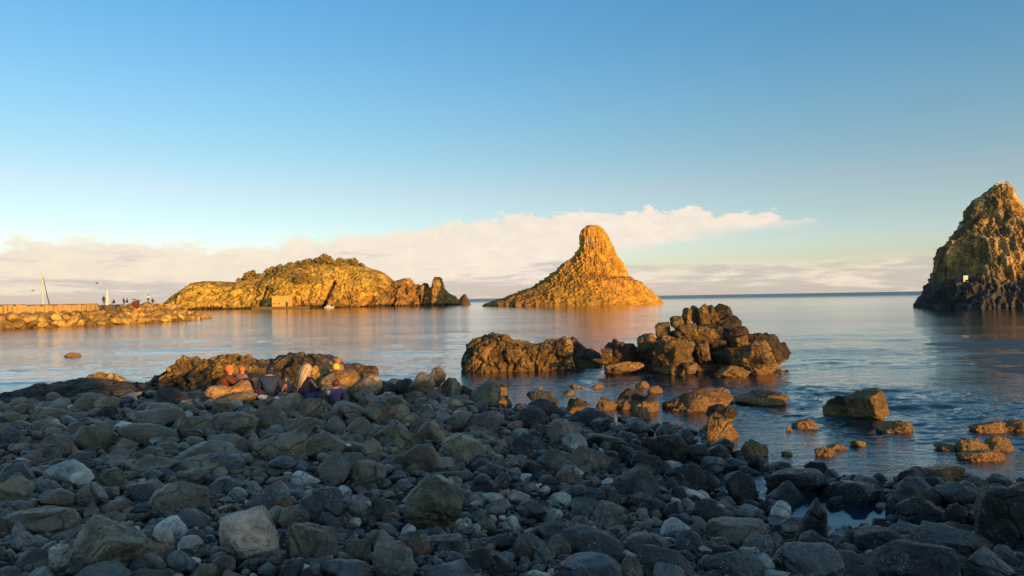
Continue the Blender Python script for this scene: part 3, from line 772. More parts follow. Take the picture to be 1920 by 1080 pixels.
Pb(1331, 648, 1378, 696, 34.8, 'dsea', 'dark recessed block between the two big front blocks'); Pb(1367, 664, 1391, 692, 33.6, 'sea', 'small upright block left of the big right block'); Pb(1338, 686, 1408, 712, 32.4, 'ochre', 'low golden ledge at the water in front of the pile', ang=0.3)
Pb(1130, 677, 1207, 699, 33.8, 'ochre', 'low golden ledge at the left foot of the pile', ang=0.2, rough=0.14); Pb(1279, 678, 1309, 700, 32.8, 'sea', 'small block at the foot of the big triangular one'); Pb(1126, 652, 1149, 682, 34.6, 'sea', 'small golden block at the left tip of the pile'); Pb(1370, 628, 1402, 650, 35.0, 'sea', 'block above the big right block of the pile')
Pb(1110, 672, 1140, 682, 34.2, 'sea', 'flat orange stone off the left tip of the pile', ang=0.2)


# ------------------------------------------------------------------ ridges, outcrops, islands
def ridge(name, pts, Yr, depth, mat, amp=0.3, cell=0.6, colf=None, nu=260, nv=90, p=2.4, back=0.5, seed=1, zlow=-0.4, jag=0.5, hnoise=0.5, dpow=0.5, fpow=1.0):
    """a rocky mass whose skyline, at distance Yr, follows pts (photo pixels)"""
    W3 = [P(x, y, Yr) for x, y in pts]
    X = np.array([q.x for q in W3]); Z = np.array([q.z for q in W3])
    us = np.linspace(X[0], X[-1], nu)
    H = np.maximum(np.interp(us, X, Z), 0.0)
    Hm = H.max()
    tt = 0.5 - 0.5 * np.cos(np.linspace(0, math.pi, nv))
    U, T = np.meshgrid(us, tt)
    HH = np.interp(U, us, H)
    # smoothed height sets the depth of the mass
    kk = max(3, nu // 24); ker = np.ones(kk) / kk
    Hs = np.convolve(np.pad(H, kk // 2, mode='edge'), ker, 'same')[kk // 2: kk // 2 + nu]
    DD = depth * (np.interp(U, us, Hs) / Hm + 0.04) ** dpow
    s = 2 * T - 1
    s = np.where(s < 0, -np.abs(s) ** fpow, s)
    prof = 1 - np.abs(s) ** p
    y = Yr + np.where(s < 0, s * DD * (1 - back), s * DD * back)
    z = zlow + (HH - zlow) * prof
    pt = np.stack([U.ravel(), y.ravel(), z.ravel()], 1)
    # blocky displacement
    q = pt / cell
    q = q + 0.35 * np.stack([fbm(q * 0.8, 2, seed), fbm(q * 0.8 + 9, 2, seed + 1), fbm(q * 0.8 + 17, 2, seed + 2)], 1)
    d1, d2, hid, off = worley(q, seed)
    e1, e2, hid2, off2 = worley(q * 2.3 + 5, seed + 3)
    edge = np.clip(prof.ravel() * 3, 0, 1) ** 0.5
    crev = np.clip((d2 - d1) * 3.0, 0, 1); crev2 = np.clip((e2 - e1) * 3.0, 0, 1)
    D = amp * jag * ((hid - 0.5) * 1.0 + 0.5 * crev + 0.35 * (hid2 - 0.5) + 0.22 * crev2 - 0.45)
    D += amp * (1 - jag) * (fbm(pt / cell * 0.7, 5, seed + 7, gain=0.6, ridged=True) * 0.8 + 0.45 * fbm(pt / cell * 3.1, 4, seed + 19, gain=0.6, ridged=True))
    fr = np.sign(s.ravel()) * np.abs(s.ravel()) ** 0.6
    nrm = np.stack([0.25 * np.sign(fbm(pt / cell, 1, 3)) * 0, fr, 1 - np.abs(fr)], 1)
    pt2 = pt.copy()
    pt2[:, 1] += nrm[:, 1] * D
    pt2[:, 2] += (nrm[:, 2] * D * hnoise) * edge
    pt2[:, 0] += 0.35 * amp * fbm(pt / cell * 1.3 + 31, 3, seed + 11) * edge
    c = colf(pt2, hid, crev) if colf else None
    return mesh_np(name, pt2, gridfaces(nu, nv), mat, col=c)


def crag_col(base, dark=0.6):
    base = np.array(base)
    def f(p, hid, crev):
        k = (0.75 + 0.5 * hid)
        return base[None, :] * k[:, None]
    return f


ocr = crag_col((0.30, 0.185, 0.06))


def lit_crest_col(p, hid, crev):  # shaded foot and sunlit crest painted into the colour by height
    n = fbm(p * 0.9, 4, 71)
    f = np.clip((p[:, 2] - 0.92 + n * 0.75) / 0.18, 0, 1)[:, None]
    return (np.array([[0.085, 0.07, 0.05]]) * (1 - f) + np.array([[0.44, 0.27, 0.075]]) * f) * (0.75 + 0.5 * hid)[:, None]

tag(ridge('outcrop', [(262, 736), (270, 729), (285, 722), (300, 713), (318, 700), (330, 690), (340, 681), (350, 675), (361, 678), (367, 681), (386, 680), (411, 678), (432, 670), (444, 677), (460, 673), (473, 679), (490, 682), (507, 688), (520, 692)], 29.5, 6.5, M_crag, amp=0.95, cell=0.6, colf=lit_crest_col, seed=3, nu=280, p=2.2),
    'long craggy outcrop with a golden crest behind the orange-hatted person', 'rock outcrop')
tag(ridge('outcrop', [(494, 690), (505, 677), (520, 673), (538, 670), (555, 671), (567, 669), (588, 667), (611, 670), (625, 674), (636, 684), (645, 700)], 30.5, 5.0, M_crag, amp=0.7, cell=0.6, colf=crag_col((0.13, 0.10, 0.065)), seed=5, nu=200), 'dark crusty outcrop behind the hooded person', 'rock outcrop')
tag(ridge('outcrop', [(636, 698), (642, 686), (650, 682), (660, 684), (673, 682), (684, 688), (695, 686), (702, 688), (708, 700)], 33.5, 2.6, M_crag, amp=0.4, cell=0.5, colf=crag_col((0.22, 0.14, 0.07)), seed=6, nu=120), 'reddish low rock ending in the water right of the dark outcrop', 'rock outcrop')
tag(ridge('outcrop', [(-60, 760), (0, 748), (20, 739), (50, 730), (80, 727), (110, 720), (125, 716), (150, 716), (200, 718), (243, 722), (262, 730), (290, 741), (320, 748)], 26.5, 6.0, M_crag, amp=0.5, cell=0.55, colf=crag_col((0.085, 0.075, 0.055)), seed=8, nu=240), 'low dark shelf of rock along the left shoreline', 'rock outcrop')
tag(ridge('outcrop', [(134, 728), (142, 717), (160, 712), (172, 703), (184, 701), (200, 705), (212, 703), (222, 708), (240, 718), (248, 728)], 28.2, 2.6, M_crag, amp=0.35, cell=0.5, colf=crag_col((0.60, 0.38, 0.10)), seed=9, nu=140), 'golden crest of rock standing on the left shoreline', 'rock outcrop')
tag(ridge('islet', [(869, 690), (870, 664), (876, 650), (893, 641), (905, 634), (920, 631), (935, 628), (950, 631), (960, 641), (985, 645), (1010, 647), (1030, 645), (1045, 642), (1060, 636), (1068, 645), (1073, 665), (1075, 692)], 37.6, 3.6, M_crag, amp=0.75, cell=0.62, colf=ocr, seed=12, nu=300, nv=110, p=3.2, jag=0.55), 'golden craggy islet left of the tall rock pile', 'islet')
tag(ridge('islet', [(1042, 672), (1048, 648), (1056, 638), (1070, 634), (1082, 637), (1090, 645), (1097, 654), (1110, 658), (1123, 664), (1128, 674)], 39.2, 2.4, M_crag, amp=0.4, cell=0.5, colf=crag_col((0.13, 0.095, 0.06)), seed=13, nu=160), 'dark tail of rock behind the right end of the craggy islet', 'islet')
tag(ridge('islet', [(1145, 695), (1165, 668), (1205, 648), (1245, 630), (1285, 612), (1340, 608), (1375, 626), (1420, 652), (1450, 680), (1462, 695)], 36.9, 4.6, M_crag, amp=0.5, cell=0.7, colf=crag_col((0.09, 0.06, 0.03)), seed=14, nu=240), 'dark core of rock inside the tall rock pile', 'islet')

# the wooded island ---------------------------------------------------------
ISL = [(318, 574), (322, 567), (328, 560), (340, 549), (358, 539), (370, 530), (385, 528), (400, 528), (440, 530), (452, 529), (480, 523), (505, 517), (520, 511), (540, 504), (560, 500), (590, 497), (620, 497), (650, 498), (675, 500), (690, 502), (700, 505), (715, 511), (726, 518), (735, 526), (741, 528), (752, 525), (762, 522), (767, 522), (771, 527), (776, 535), (782, 533), (788, 538), (791, 535), (796, 531), (800, 533), (803, 540), (812, 539), (815, 525), (818, 520), (826, 520), (829, 528), (831, 541), (836, 547), (843, 552), (851, 556), (857, 562), (862, 571)]


def isl_col(p, hid, crev):
    x, z = p[:, 0], p[:, 2]
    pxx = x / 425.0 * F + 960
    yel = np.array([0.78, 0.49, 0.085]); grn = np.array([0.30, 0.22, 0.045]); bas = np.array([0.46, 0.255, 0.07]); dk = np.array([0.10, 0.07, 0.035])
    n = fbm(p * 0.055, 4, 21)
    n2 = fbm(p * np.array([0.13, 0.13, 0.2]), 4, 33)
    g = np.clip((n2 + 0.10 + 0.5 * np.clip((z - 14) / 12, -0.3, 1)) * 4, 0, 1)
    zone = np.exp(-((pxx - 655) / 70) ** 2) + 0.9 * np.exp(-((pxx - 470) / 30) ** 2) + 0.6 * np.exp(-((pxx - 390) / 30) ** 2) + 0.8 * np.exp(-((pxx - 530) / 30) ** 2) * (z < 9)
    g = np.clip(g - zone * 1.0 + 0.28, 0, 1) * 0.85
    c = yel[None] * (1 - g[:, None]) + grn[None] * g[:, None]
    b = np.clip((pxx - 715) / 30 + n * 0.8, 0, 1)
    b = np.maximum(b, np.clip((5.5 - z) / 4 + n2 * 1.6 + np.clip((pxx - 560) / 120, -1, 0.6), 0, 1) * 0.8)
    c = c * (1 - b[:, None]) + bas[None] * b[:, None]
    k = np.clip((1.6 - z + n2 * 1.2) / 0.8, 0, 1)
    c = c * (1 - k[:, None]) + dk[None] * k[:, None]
    n4 = fbm(p * np.array([0.35, 0.35, 0.6]), 4, 37, gain=0.6)
    return c * (np.clip(0.95 + 0.2 * hid + 0.7 * n4, 0.55, 1.35) * (0.72 + 0.28 * crev))[:, None]


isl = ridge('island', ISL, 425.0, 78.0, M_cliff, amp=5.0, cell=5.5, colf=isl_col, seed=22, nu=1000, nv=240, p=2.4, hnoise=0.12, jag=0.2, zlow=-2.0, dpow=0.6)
# clefts and the sea cave cut into the front
me = isl.data
V = np.empty(len(me.vertices) * 3, dtype=np.float32); me.vertices.foreach_get('co', V); V = V.reshape(-1, 3)
yfront = V[:, 1] < 425
for (xa, ya, xb, yb, wd, dp) in [(632, 531, 621, 574, 1.0, 9.0), (621, 574, 619, 580, 1.0, 6.0), (681, 577, 702, 562, 2.2, 9.0), (508, 538, 507, 572, 0.5, 6.0), (757, 535, 762, 550, 0.8, 5.0), (786, 555, 789, 572, 0.7, 5.0), (794, 555, 793, 572, 0.7, 4.0), (745, 560, 741, 575, 0.8, 4.0)]:
    a, b_ = P(xa, ya, 405), P(xb, yb, 405)
    ax, az_, bx, bz = a.x, a.z, b_.x, b_.z
    tt = np.clip(((V[:, 0] - ax) * (bx - ax) + (V[:, 2] - az_) * (bz - az_)) / ((bx - ax) ** 2 + (bz - az_) ** 2), 0, 1)
    dd = np.hypot(V[:, 0] - (ax + tt * (bx - ax)), V[:, 2] - (az_ + tt * (bz - az_)))
    V[:, 1] += yfront * dp * np.exp(-(dd / wd) ** 2)
me.vertices.foreach_set('co', V.ravel()); me.update()
tag(isl, 'long rocky island with yellow cliffs and bushes along its crest', 'island')
tag(ridge('sea_stack', [(857, 572), (859, 565), (864, 558), (868, 553), (872, 551), (876, 557), (879, 562), (882, 570), (884, 573)], 440, 9.0, M_cliff, amp=1.2, cell=2.5, colf=crag_col((0.15, 0.10, 0.06)), seed=25, nu=80, nv=50, zlow=-1), 'small dark pointed rock off the right end of the island', 'rock')
# clumps of bush on the island -------------------------------------------------
M_leaf = None
m, t = newmat('foliage')
oi = t.n('ShaderNodeObjectInfo')
geo = t.n('ShaderNodeNewGeometry')
n = t.noise(geo.outputs['Position'], 0.8, 4.0, 0.6)
c = t.mix(n, (0.26, 0.20, 0.05, 1), (0.52, 0.38, 0.10, 1))
c = t.mix(t.m('MULTIPLY', oi.outputs['Random'], 0.5), c, (0.30, 0.16, 0.05, 1))
b = t.n('ShaderNodeBsdfPrincipled', {'Base Color': c, 'Roughness': 0.8})
t.n('ShaderNodeOutputMaterial', {0: b.outputs[0]})
M_leaf = m
M_bark = plain('bark', (0.10, 0.07, 0.05), 0.9, nscale=3)


def tree_proto(seed):
    rg = np.random.RandomState(seed)
    root = empty('tree')
    tb = MB()
    tb.tube([(0, 0, -0.8), (0.1, 0, 0.7), (0.0, 0.1, 1.8)], [0.28, 0.2, 0.12], 7)
    for k in range(5):
        a = k * 1.256 + rg.rand()
        tb.tube([(0.05, 0, 0.9), (0.7 * math.cos(a), 0.7 * math.sin(a), 1.9), (1.3 * math.cos(a), 1.3 * math.sin(a), 2.6)], [0.11, 0.07, 0.03], 5)
    tb.build('trunk', M_bark, root)
    cs = rg.normal(size=(9, 3)) * np.array([0.9, 0.9, 0.55]) + np.array([0, 0, 2.4])
    V, Fc = [], []
    for c in cs:
        rr = rg.uniform(0.6, 1.1)
        for i in range(150):
            d = rg.normal(size=3); d /= np.linalg.norm(d)
            p = c + d * rr * rg.uniform(0.65, 1.05)
            u = rg.normal(size=3); u /= np.linalg.norm(u); v = np.cross(u, d + 0.3 * rg.normal(size=3)); v /= np.linalg.norm(v) + 1e-6
            s = rg.uniform(0.13, 0.27)
            b0 = len(V)
            V += [p + u * s, p + v * s * 0.7, p - u * s, p - v * s * 0.7]
            Fc.append((b0, b0 + 1, b0 + 2, b0 + 3))
    mesh_np('crown', np.array(V), np.array(Fc), M_leaf, root, smooth=False)
    return root


protos = [tree_proto(s) for s in (1, 2, 3)]
used = set()


def copy_tree(o, parent=None):
    c = o.copy(); COL.objects.link(c); c.parent = parent
    for ch in list(o.children): copy_tree(ch, c)
    return c


tree_spots = [(455, 528, 5, 'small bush at the left end of the island bushes'), (467, 524, 9, 'round dark tree standing out above the left part of the island crest'), (476, 522, 7, 'tree beside the round dark one on the left crest'), (490, 523, 6, 'low tree in the dip of the left crest'), (497, 530, 6, 'tree on the slope above the island house, left'),
              (508, 517, 9, 'slender tree at the foot of the rising crest'), (520, 512, 9, 'tree rising at the start of the high crest'), (525, 509, 7, 'tree top poking up left of the big twin crowns'), (530, 520, 8, 'tree below the start of the high crest'), (543, 505, 9, 'left one of the big twin crowns on the crest'), (552, 506, 9, 'right one of the big twin crowns on the crest'), (548, 516, 8, 'tree hanging below the twin crowns'),
              (566, 502, 9, 'pale round crown right of the twin crowns'), (575, 500, 9, 'tall crown left of the highest group'), (571, 514, 8, 'tree below the tall crown'), (573, 530, 8, 'dark tree in the gully in mid-cliff'), (563, 522, 7, 'tree in the upper gully'), (578, 538, 6, 'lowest tree of the gully'), (590, 497, 9, 'first tree of the highest group'), (600, 496, 9, 'second tree of the highest group'), (612, 496, 10, 'tallest crown at the top of the island'), (622, 498, 9, 'reddish crown right of the tallest one'), (600, 508, 8, 'tree just under the highest group'),
              (634, 499, 8, 'crown in the notch right of the highest group'), (645, 499, 8, 'left crown of the right-hand group'), (655, 498, 9, 'tallest crown of the right-hand group'), (667, 499, 7, 'crown sloping down from the right-hand group'), (680, 501, 5, 'last small tree at the right end of the crest'), (637, 508, 7, 'tree under the right-hand group'), (534, 530, 6, 'tree above the island house, right'), (512, 530, 6, 'tree right above the corner of the island house')]
for i, (px, py, hgt, lab) in enumerate(tree_spots):
    pr = protos[i % 3]
    o = pr if i < 3 else copy_tree(pr)
    # ground of the island under this pixel: crest trees stand at the ridge, slope trees nearer
    top = np.interp(px, [p[0] for p in ISL], [p[1] for p in ISL])
    Yt = 424.0 if py < top + 5 else 424.0 - min(26.0, (py - top) * 0.9)
    p = P(px, py, Yt)
    o.location = (p.x, p.y, p.z - hgt * 0.34)
    s = hgt / 3.7
    o.scale = (s * rnd.uniform(0.9, 1.2), s, s * rnd.uniform(0.75, 0.95))
    o.rotation_euler = (0, 0, rnd.uniform(0, 6.28))
    tag(o, lab, 'tree', 'trees on the island')

# low house on the island's shore
M_plaster = plain('yellow_plaster', (0.74, 0.47, 0.11), 0.85, nscale=0.6, namp=0.12)
M_dark = plain('dark_opening', (0.04, 0.03, 0.025), 0.7)
M_white = plain('white_paint', (0.78, 0.76, 0.70), 0.6, namp=0.08)
M_conc = plain('concrete', (0.20, 0.13, 0.07), 0.85, nscale=1.0, namp=0.25, bump=0.03)
hp = P(525.5, 573, 378)
house = empty('house', (hp.x, hp.y, 1.2))
tag(house, 'low square yellow house on the shore of the island', 'house')
mb = MB().box(-4.3, 4.3, 0, 6.6, 0, 5.3); mb.build('wall', M_plaster, house)
MB().box(-4.45, 4.45, -0.15, 6.75, 5.3, 5.52).build('roof', M_plaster, house)
MB().box(2.9, 3.9, -0.06, 0.05, 0.02, 2.3).build('door', M_dark, house)
for xx in (-3.2, -0.6):
    fr = MB().box(xx - 0.5, xx + 0.5, -0.05, 0.05, 1.0, 2.0).build('window', M_white, house)
    MB().box(xx - 0.38, xx + 0.38, -0.08, -0.05, 1.12, 1.88).build('pane', M_dark, fr)
tag(MB().box(-14, 15, -3, 1.5, -2, 1.2, Matrix.Translation((hp.x, hp.y, 0))).build('quay', M_conc), 'low stone landing in front of the island house', 'quay')
# small white boat moored by the cleft
bt = Q(617, 577.5, 0.0)
boat = empty('rowing_boat', (bt.x, bt.y, 0))
tag(boat, 'tiny white boat moored below the cleft of the island', 'boat')
vs = []
for x, hw, zb in [(-2.4, 0.55, 0.0), (-1.2, 0.85, -0.15), (0.4, 0.9, -0.15), (1.8, 0.55, 0.0), (2.7, 0.05, 0.35)]:
    vs += [(x, -hw, 0.75), (x, -hw * 0.6, zb), (x, hw * 0.6, zb), (x, hw, 0.75)]
fs = [(i * 4 + k, i * 4 + k + 1, i * 4 + 5 + k, i * 4 + 4 + k) for i in range(4) for k in range(3)] + [(0, 3, 2, 1), (16, 17, 18, 19)]
MB().add(vs, fs).build('hull', M_white, boat)
MB().box(-1.2, 0.6, -0.5, 0.5, 0.45, 1.5).build('cabin', M_white, boat)


# ------------------------------------------------------------------ tall stacks
def stack(name, prof, Yc, mat, deep, cell, amp, colf, nth=420, nz=260, seed=40, jag=1.0, inset=0.0, gully=1.0):
    """prof: (y, left px, right px) from the top down; a lofted pinnacle with real depth"""
    zz, xl, xr = [], [], []
    for y, a, b in prof:
        L, R_ = P(a, y, Yc), P(b, y, Yc)
        zz.append((L.z + R_.z) / 2); xl.append(L.x); xr.append(R_.x)
    zz = np.array(zz)[::-1]; xl = np.array(xl)[::-1]; xr = np.array(xr)[::-1]
    zz[0] = -1.5
    zs = np.linspace(zz[0], zz[-1], nz)
    zs = zz[0] + (zz[-1] - zz[0]) * np.linspace(0, 1, nz)
    l = np.interp(zs, zz, xl); r = np.interp(zs, zz, xr)
    ker = np.ones(3) / 3
    l = np.convolve(np.pad(l, 1, mode='edge'), ker, 'valid'); r = np.convolve(np.pad(r, 1, mode='edge'), ker, 'valid')
    xc = (l + r) / 2; hw = (r - l) / 2
    # close the top with a few shrinking rings
    capn = 14
    a = np.linspace(0, 1, capn + 1)[1:]
    zs = np.concatenate([zs, zs[-1] + hw[-1] * 0.12 * np.sin(a * math.pi / 2)]); xc = np.concatenate([xc, np.full(capn, xc[-1])]); hw = np.concatenate([hw, np.maximum(hw[-1] * np.cos(a * math.pi / 2), 0.02)])
    th = np.linspace(0, 2 * math.pi, nth, endpoint=False)
    dp = deep(zs) if callable(deep) else hw * deep
    X = xc[:, None] + hw[:, None] * np.cos(th)[None]; Yv = Yc + dp[:, None] * np.sin(th)[None]; Z = np.repeat(zs[:, None], nth, 1)
    pt = np.stack([X.ravel(), Yv.ravel(), Z.ravel()], 1)
    nx = np.repeat(np.cos(th)[None], len(zs), 0).ravel(); ny = np.repeat(np.sin(th)[None], len(zs), 0).ravel()
    q = pt / cell
    q = q + 0.4 * np.stack([fbm(q * 0.7, 2, seed), fbm(q * 0.7 + 9, 2, seed + 1), fbm(q * 0.7 + 17, 2, seed + 2)], 1)
    d1, d2, hid, off = worley(q, seed)
    e1, e2, hid2, _ = worley(q * 2.6 + 3, seed + 4)
    crev = np.clip((d2 - d1) * 3, 0, 1); crev2 = np.clip((e2 - e1) * 3, 0, 1)
    J = jag
    D = amp * ((hid - 0.5) * 0.45 * J + 0.3 * crev * J + 0.3 * (hid2 - 0.5) * J + 0.22 * crev2 * J + 0.7 * fbm(pt / cell * 0.3, 4, seed + 6) + 0.6 * fbm(pt / cell * np.array([1.3, 1.3, 0.35]), 5, seed + 16, gain=0.6, ridged=True) + gully * 0.9 * fbm(pt / cell * np.array([0.42, 0.42, 0.13]), 3, seed + 26, ridged=True) - 0.3 - inset)
    sc = np.repeat(np.clip(hw / hw.max() * 4, 0.25, 1)[:, None], nth, 1).ravel()
    pt[:, 0] += nx * D * sc; pt[:, 1] += ny * D * sc; pt[:, 2] += 0.25 * D * sc * (pt[:, 2] > 1)
    i = (np.arange(len(zs) - 1)[:, None] * nth + np.arange(nth)[None]).ravel()
    j = (np.arange(len(zs) - 1)[:, None] * nth + (np.arange(nth)[None] + 1) % nth).ravel()
    Fc = np.stack([i, j, j + nth, i + nth], 1)
    return mesh_np(name, pt, Fc, mat, col=colf(pt, hid, crev) * (0.62 + 0.42 * np.clip(0.5 + 0.9 * fbm(pt / cell * np.array([1.3, 1.3, 0.35]), 5, seed + 16, gain=0.6, ridged=True) * 0.9 + 0.4 * (crev2 - 0.5), 0, 1.15))[:, None])  # gully and crevice shade put into the colour


def far_col(p, hid, crev):
    z = p[:, 2]
    n = fbm(p * 0.16, 4, 51); n2 = fbm(p * 0.45, 3, 52)
    gold = np.array([0.78, 0.42, 0.07]); och = np.array([0.52, 0.30, 0.06]); red = np.array([0.24, 0.12, 0.05]); wht = np.array([0.62, 0.50, 0.28])
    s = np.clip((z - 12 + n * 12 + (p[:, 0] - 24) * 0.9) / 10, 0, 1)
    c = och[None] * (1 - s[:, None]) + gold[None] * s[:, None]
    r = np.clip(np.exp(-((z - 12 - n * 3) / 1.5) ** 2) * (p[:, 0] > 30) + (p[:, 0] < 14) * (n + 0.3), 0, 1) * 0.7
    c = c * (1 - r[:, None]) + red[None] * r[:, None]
    wv = np.exp(-((z - 28.5) / 1.6) ** 2 - ((p[:, 0] - 35.5) / 3.0) ** 2)
    c = c * (1 - wv[:, None]) + wht[None] * wv[:, None]
    return c * (0.8 + 0.3 * hid + 0.35 * n2)[:, None]


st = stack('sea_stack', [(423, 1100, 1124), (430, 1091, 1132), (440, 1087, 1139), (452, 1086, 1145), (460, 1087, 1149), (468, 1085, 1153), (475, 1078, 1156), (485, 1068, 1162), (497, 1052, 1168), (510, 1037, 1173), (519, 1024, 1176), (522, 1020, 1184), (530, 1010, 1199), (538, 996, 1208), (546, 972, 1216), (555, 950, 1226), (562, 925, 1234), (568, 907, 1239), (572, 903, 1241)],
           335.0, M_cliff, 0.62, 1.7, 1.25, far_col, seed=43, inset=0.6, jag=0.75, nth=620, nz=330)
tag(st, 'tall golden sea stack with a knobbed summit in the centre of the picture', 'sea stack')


def right_col(p, hid, crev):
    z = p[:, 2]
    n = fbm(p * 0.22, 4, 61); n2 = fbm(p * 0.7, 4, 62); n3 = fbm(p * np.array([0.5, 0.5, 0.25]) + 40, 4, 64)
    base = np.array([0.62, 0.40, 0.13]); grn = np.array([0.25, 0.195, 0.09]); dk = np.array([0.085, 0.075, 0.065]); wht = np.array([0.62, 0.52, 0.40]); gry = np.array([0.14, 0.13, 0.12])
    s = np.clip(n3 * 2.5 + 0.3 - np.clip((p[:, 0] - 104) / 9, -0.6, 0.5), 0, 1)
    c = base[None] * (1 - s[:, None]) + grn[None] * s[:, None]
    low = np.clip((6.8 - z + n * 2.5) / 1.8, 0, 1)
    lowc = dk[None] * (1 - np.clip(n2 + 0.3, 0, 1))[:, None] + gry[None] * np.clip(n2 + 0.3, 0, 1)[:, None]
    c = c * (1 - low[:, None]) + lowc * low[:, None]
    wv = np.clip((n2 - 0.42) * 8, 0, 1) * np.clip((z - 7) / 4, 0, 1)
    c = c * (1 - 0.7 * wv[:, None]) + wht[None] * 0.7 * wv[:, None]
    return c * (0.75 + 0.5 * hid)[:, None]


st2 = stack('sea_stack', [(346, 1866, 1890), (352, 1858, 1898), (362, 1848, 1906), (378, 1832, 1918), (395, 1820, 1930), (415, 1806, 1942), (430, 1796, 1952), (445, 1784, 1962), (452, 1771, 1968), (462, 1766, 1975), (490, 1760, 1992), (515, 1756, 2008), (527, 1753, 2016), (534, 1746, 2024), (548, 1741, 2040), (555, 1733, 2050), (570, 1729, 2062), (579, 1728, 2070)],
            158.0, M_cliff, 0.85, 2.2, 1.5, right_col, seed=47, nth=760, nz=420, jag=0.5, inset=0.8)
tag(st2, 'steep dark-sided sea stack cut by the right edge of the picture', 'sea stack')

# sign board on the right stack
from mathutils.bvhtree import BVHTree


def bvh_of(o):
    return BVHTree.FromPolygons([v.co[:] for v in o.data.vertices], [tuple(p.vertices) for p in o.data.polygons])


bv2 = bvh_of(st2)
sp = bv2.ray_cast(Vector((0, 0, CAMZ)), ray(1810.5, 522).normalized())[0] + Vector((-0.2, -0.35, 0))
sg = empty('sign_board', sp)
tag(sg, 'small white notice board fixed low on the dark side of the right stack', 'sign')
sg.scale = (0.78, 0.78, 0.78)
MB().box(-0.62, 0.62, -0.05, 0.05, -0.35, 0.75).build('board', M_white, sg)
MB().box(-0.62, -0.2, -0.06, 0.04, -0.85, -0.38).build('lower_plate', M_white, sg)
MB().box(-0.05, 0.05, 0.055, 4.5, -0.2, -0.1).box(-0.05, 0.05, 0.055, 4.5, 0.4, 0.5).build('bracket', M_dark, sg)


# gulls
def gull(loc, rz, sc, fly, lab):
    g = empty('gull', loc, rz, sc)
    tag(g, lab, 'gull', 'gulls')
    MB().ell((0, 0, 0.18), (0.28, 0.12, 0.12), nu=10, nv=7).ell((0.27, 0, 0.32), (0.09, 0.07, 0.075), nu=8, nv=6).tube([(0.2, 0, 0.22), (0.27, 0, 0.32)], [0.08, 0.06], 8).tube([(0.34, 0, 0.31), (0.43, 0, 0.29)], [0.02, 0.006], 6).build('body', M_white, g, True)
    for s in (-1, 1):
        if fly:
            vs = [(0.14, s * 0.08, 0.24), (-0.1, s * 0.08, 0.22), (-0.02, s * 0.5, 0.42), (0.16, s * 0.5, 0.44), (-0.16, s * 0.95, 0.32)]
            fs = [(0, 1, 2, 3), (3, 2, 4)]
            vs2 = [(x, y, z - 0.025) for x, y, z in vs]
            MB().add(vs + vs2, fs + [(8, 7, 6, 5), (9, 7, 8), (0, 3, 8, 5), (3, 4, 9, 8), (4, 2, 7, 9), (2, 1, 6, 7)]).build('wing', M_dark, g)
        else:
            MB().ell((-0.06, s * 0.09, 0.19), (0.27, 0.04, 0.09), nu=8, nv=6).build('wing', M_white, g, True)
            MB().tube([(0, s * 0.05, -0.05), (0.02, s * 0.05, 0.1)], 0.012, 5).build('leg', M_dark, g)


for i, (px, py, lab) in enumerate([(1867, 343, 'leftmost gull perched on the summit of the right stack'), (1872, 341.5, 'second gull from the left on the summit of the right stack'), (1878, 339.5, 'gull on the very top of the right stack'), (1887, 341.5, 'gull perched on the right shoulder of the summit'), (1892, 344, 'rightmost gull perched by the summit of the right stack')]):
    p = P(px, py + 2.5, 157.5); hz = bv2.ray_cast(Vector((p.x, p.y, 60)), Vector((0, 0, -1)))[0]; gull((p.x, p.y, (hz.z if hz else p.z) + 0.06), rnd.uniform(0, 6), 1.5, False, lab)
p = P(61, 548, 125); gull(p, 0.9, 0.9, True, 'gull flying left of the sailing boat mast')
p = P(183, 535, 150); gull(p, 0.2, 1.3, True, 'gull flying above the breakwater beacon')

# channel markers
mk = Q(1018, 573.5, 0.0)
M_yel = plain('marker_yellow', (0.75, 0.42, 0.12), 0.6)
mr = empty('marker_post', (mk.x, mk.y, 0)); tag(mr, 'yellow channel marker post in the water before the central stack', 'marker')
MB().tube([(0, 0, -1), (0, 0, 2.2)], [0.42, 0.36], 10).build('post', M_yel, mr)
MB().tube([(0, 0, 2.2), (0, 0, 3.4), (0, 0, 4.5)], [0.16, 0.16, 0.05], 8).build('topmark', M_yel, mr)
p = P(1060, 503, 330)
mr = empty('marker_post', p); tag(mr, 'thin white pole standing on the left slope of the central stack', 'marker')
MB().tube([(0, 0, -4), (0, 0, 2.4)], 0.16, 8).build('post', M_white, mr)
MB().box(-0.5, 0.1, -0.12, 0.12, -0.6, 0.3).build('base_box', M_white, mr)

# ------------------------------------------------------------------ breakwater
BL = [Q(-120, 622, 0), Q(0, 617, 0), Q(100, 613.5, 0), Q(200, 609.5, 0), Q(300, 604, 0), Q(360, 600, 0), Q(396, 597, 0)]


def along(s):
    """point along the waterline of the breakwater, s in 0..1"""
    ls = [0]
    for a, b in zip(BL[:-1], BL[1:]): ls.append(ls[-1] + (b - a).length)
    d = s * ls[-1]
    for i in range(len(BL) - 1):
        if d <= ls[i + 1] + 1e-6:
            f = (d - ls[i]) / (ls[i + 1] - ls[i])
            return BL[i].lerp(BL[i + 1], f)
    return BL[-1]


fwd = (BL[-1] - BL[0]).normalized(); nrm_ = Vector((-fwd.y, fwd.x, 0))
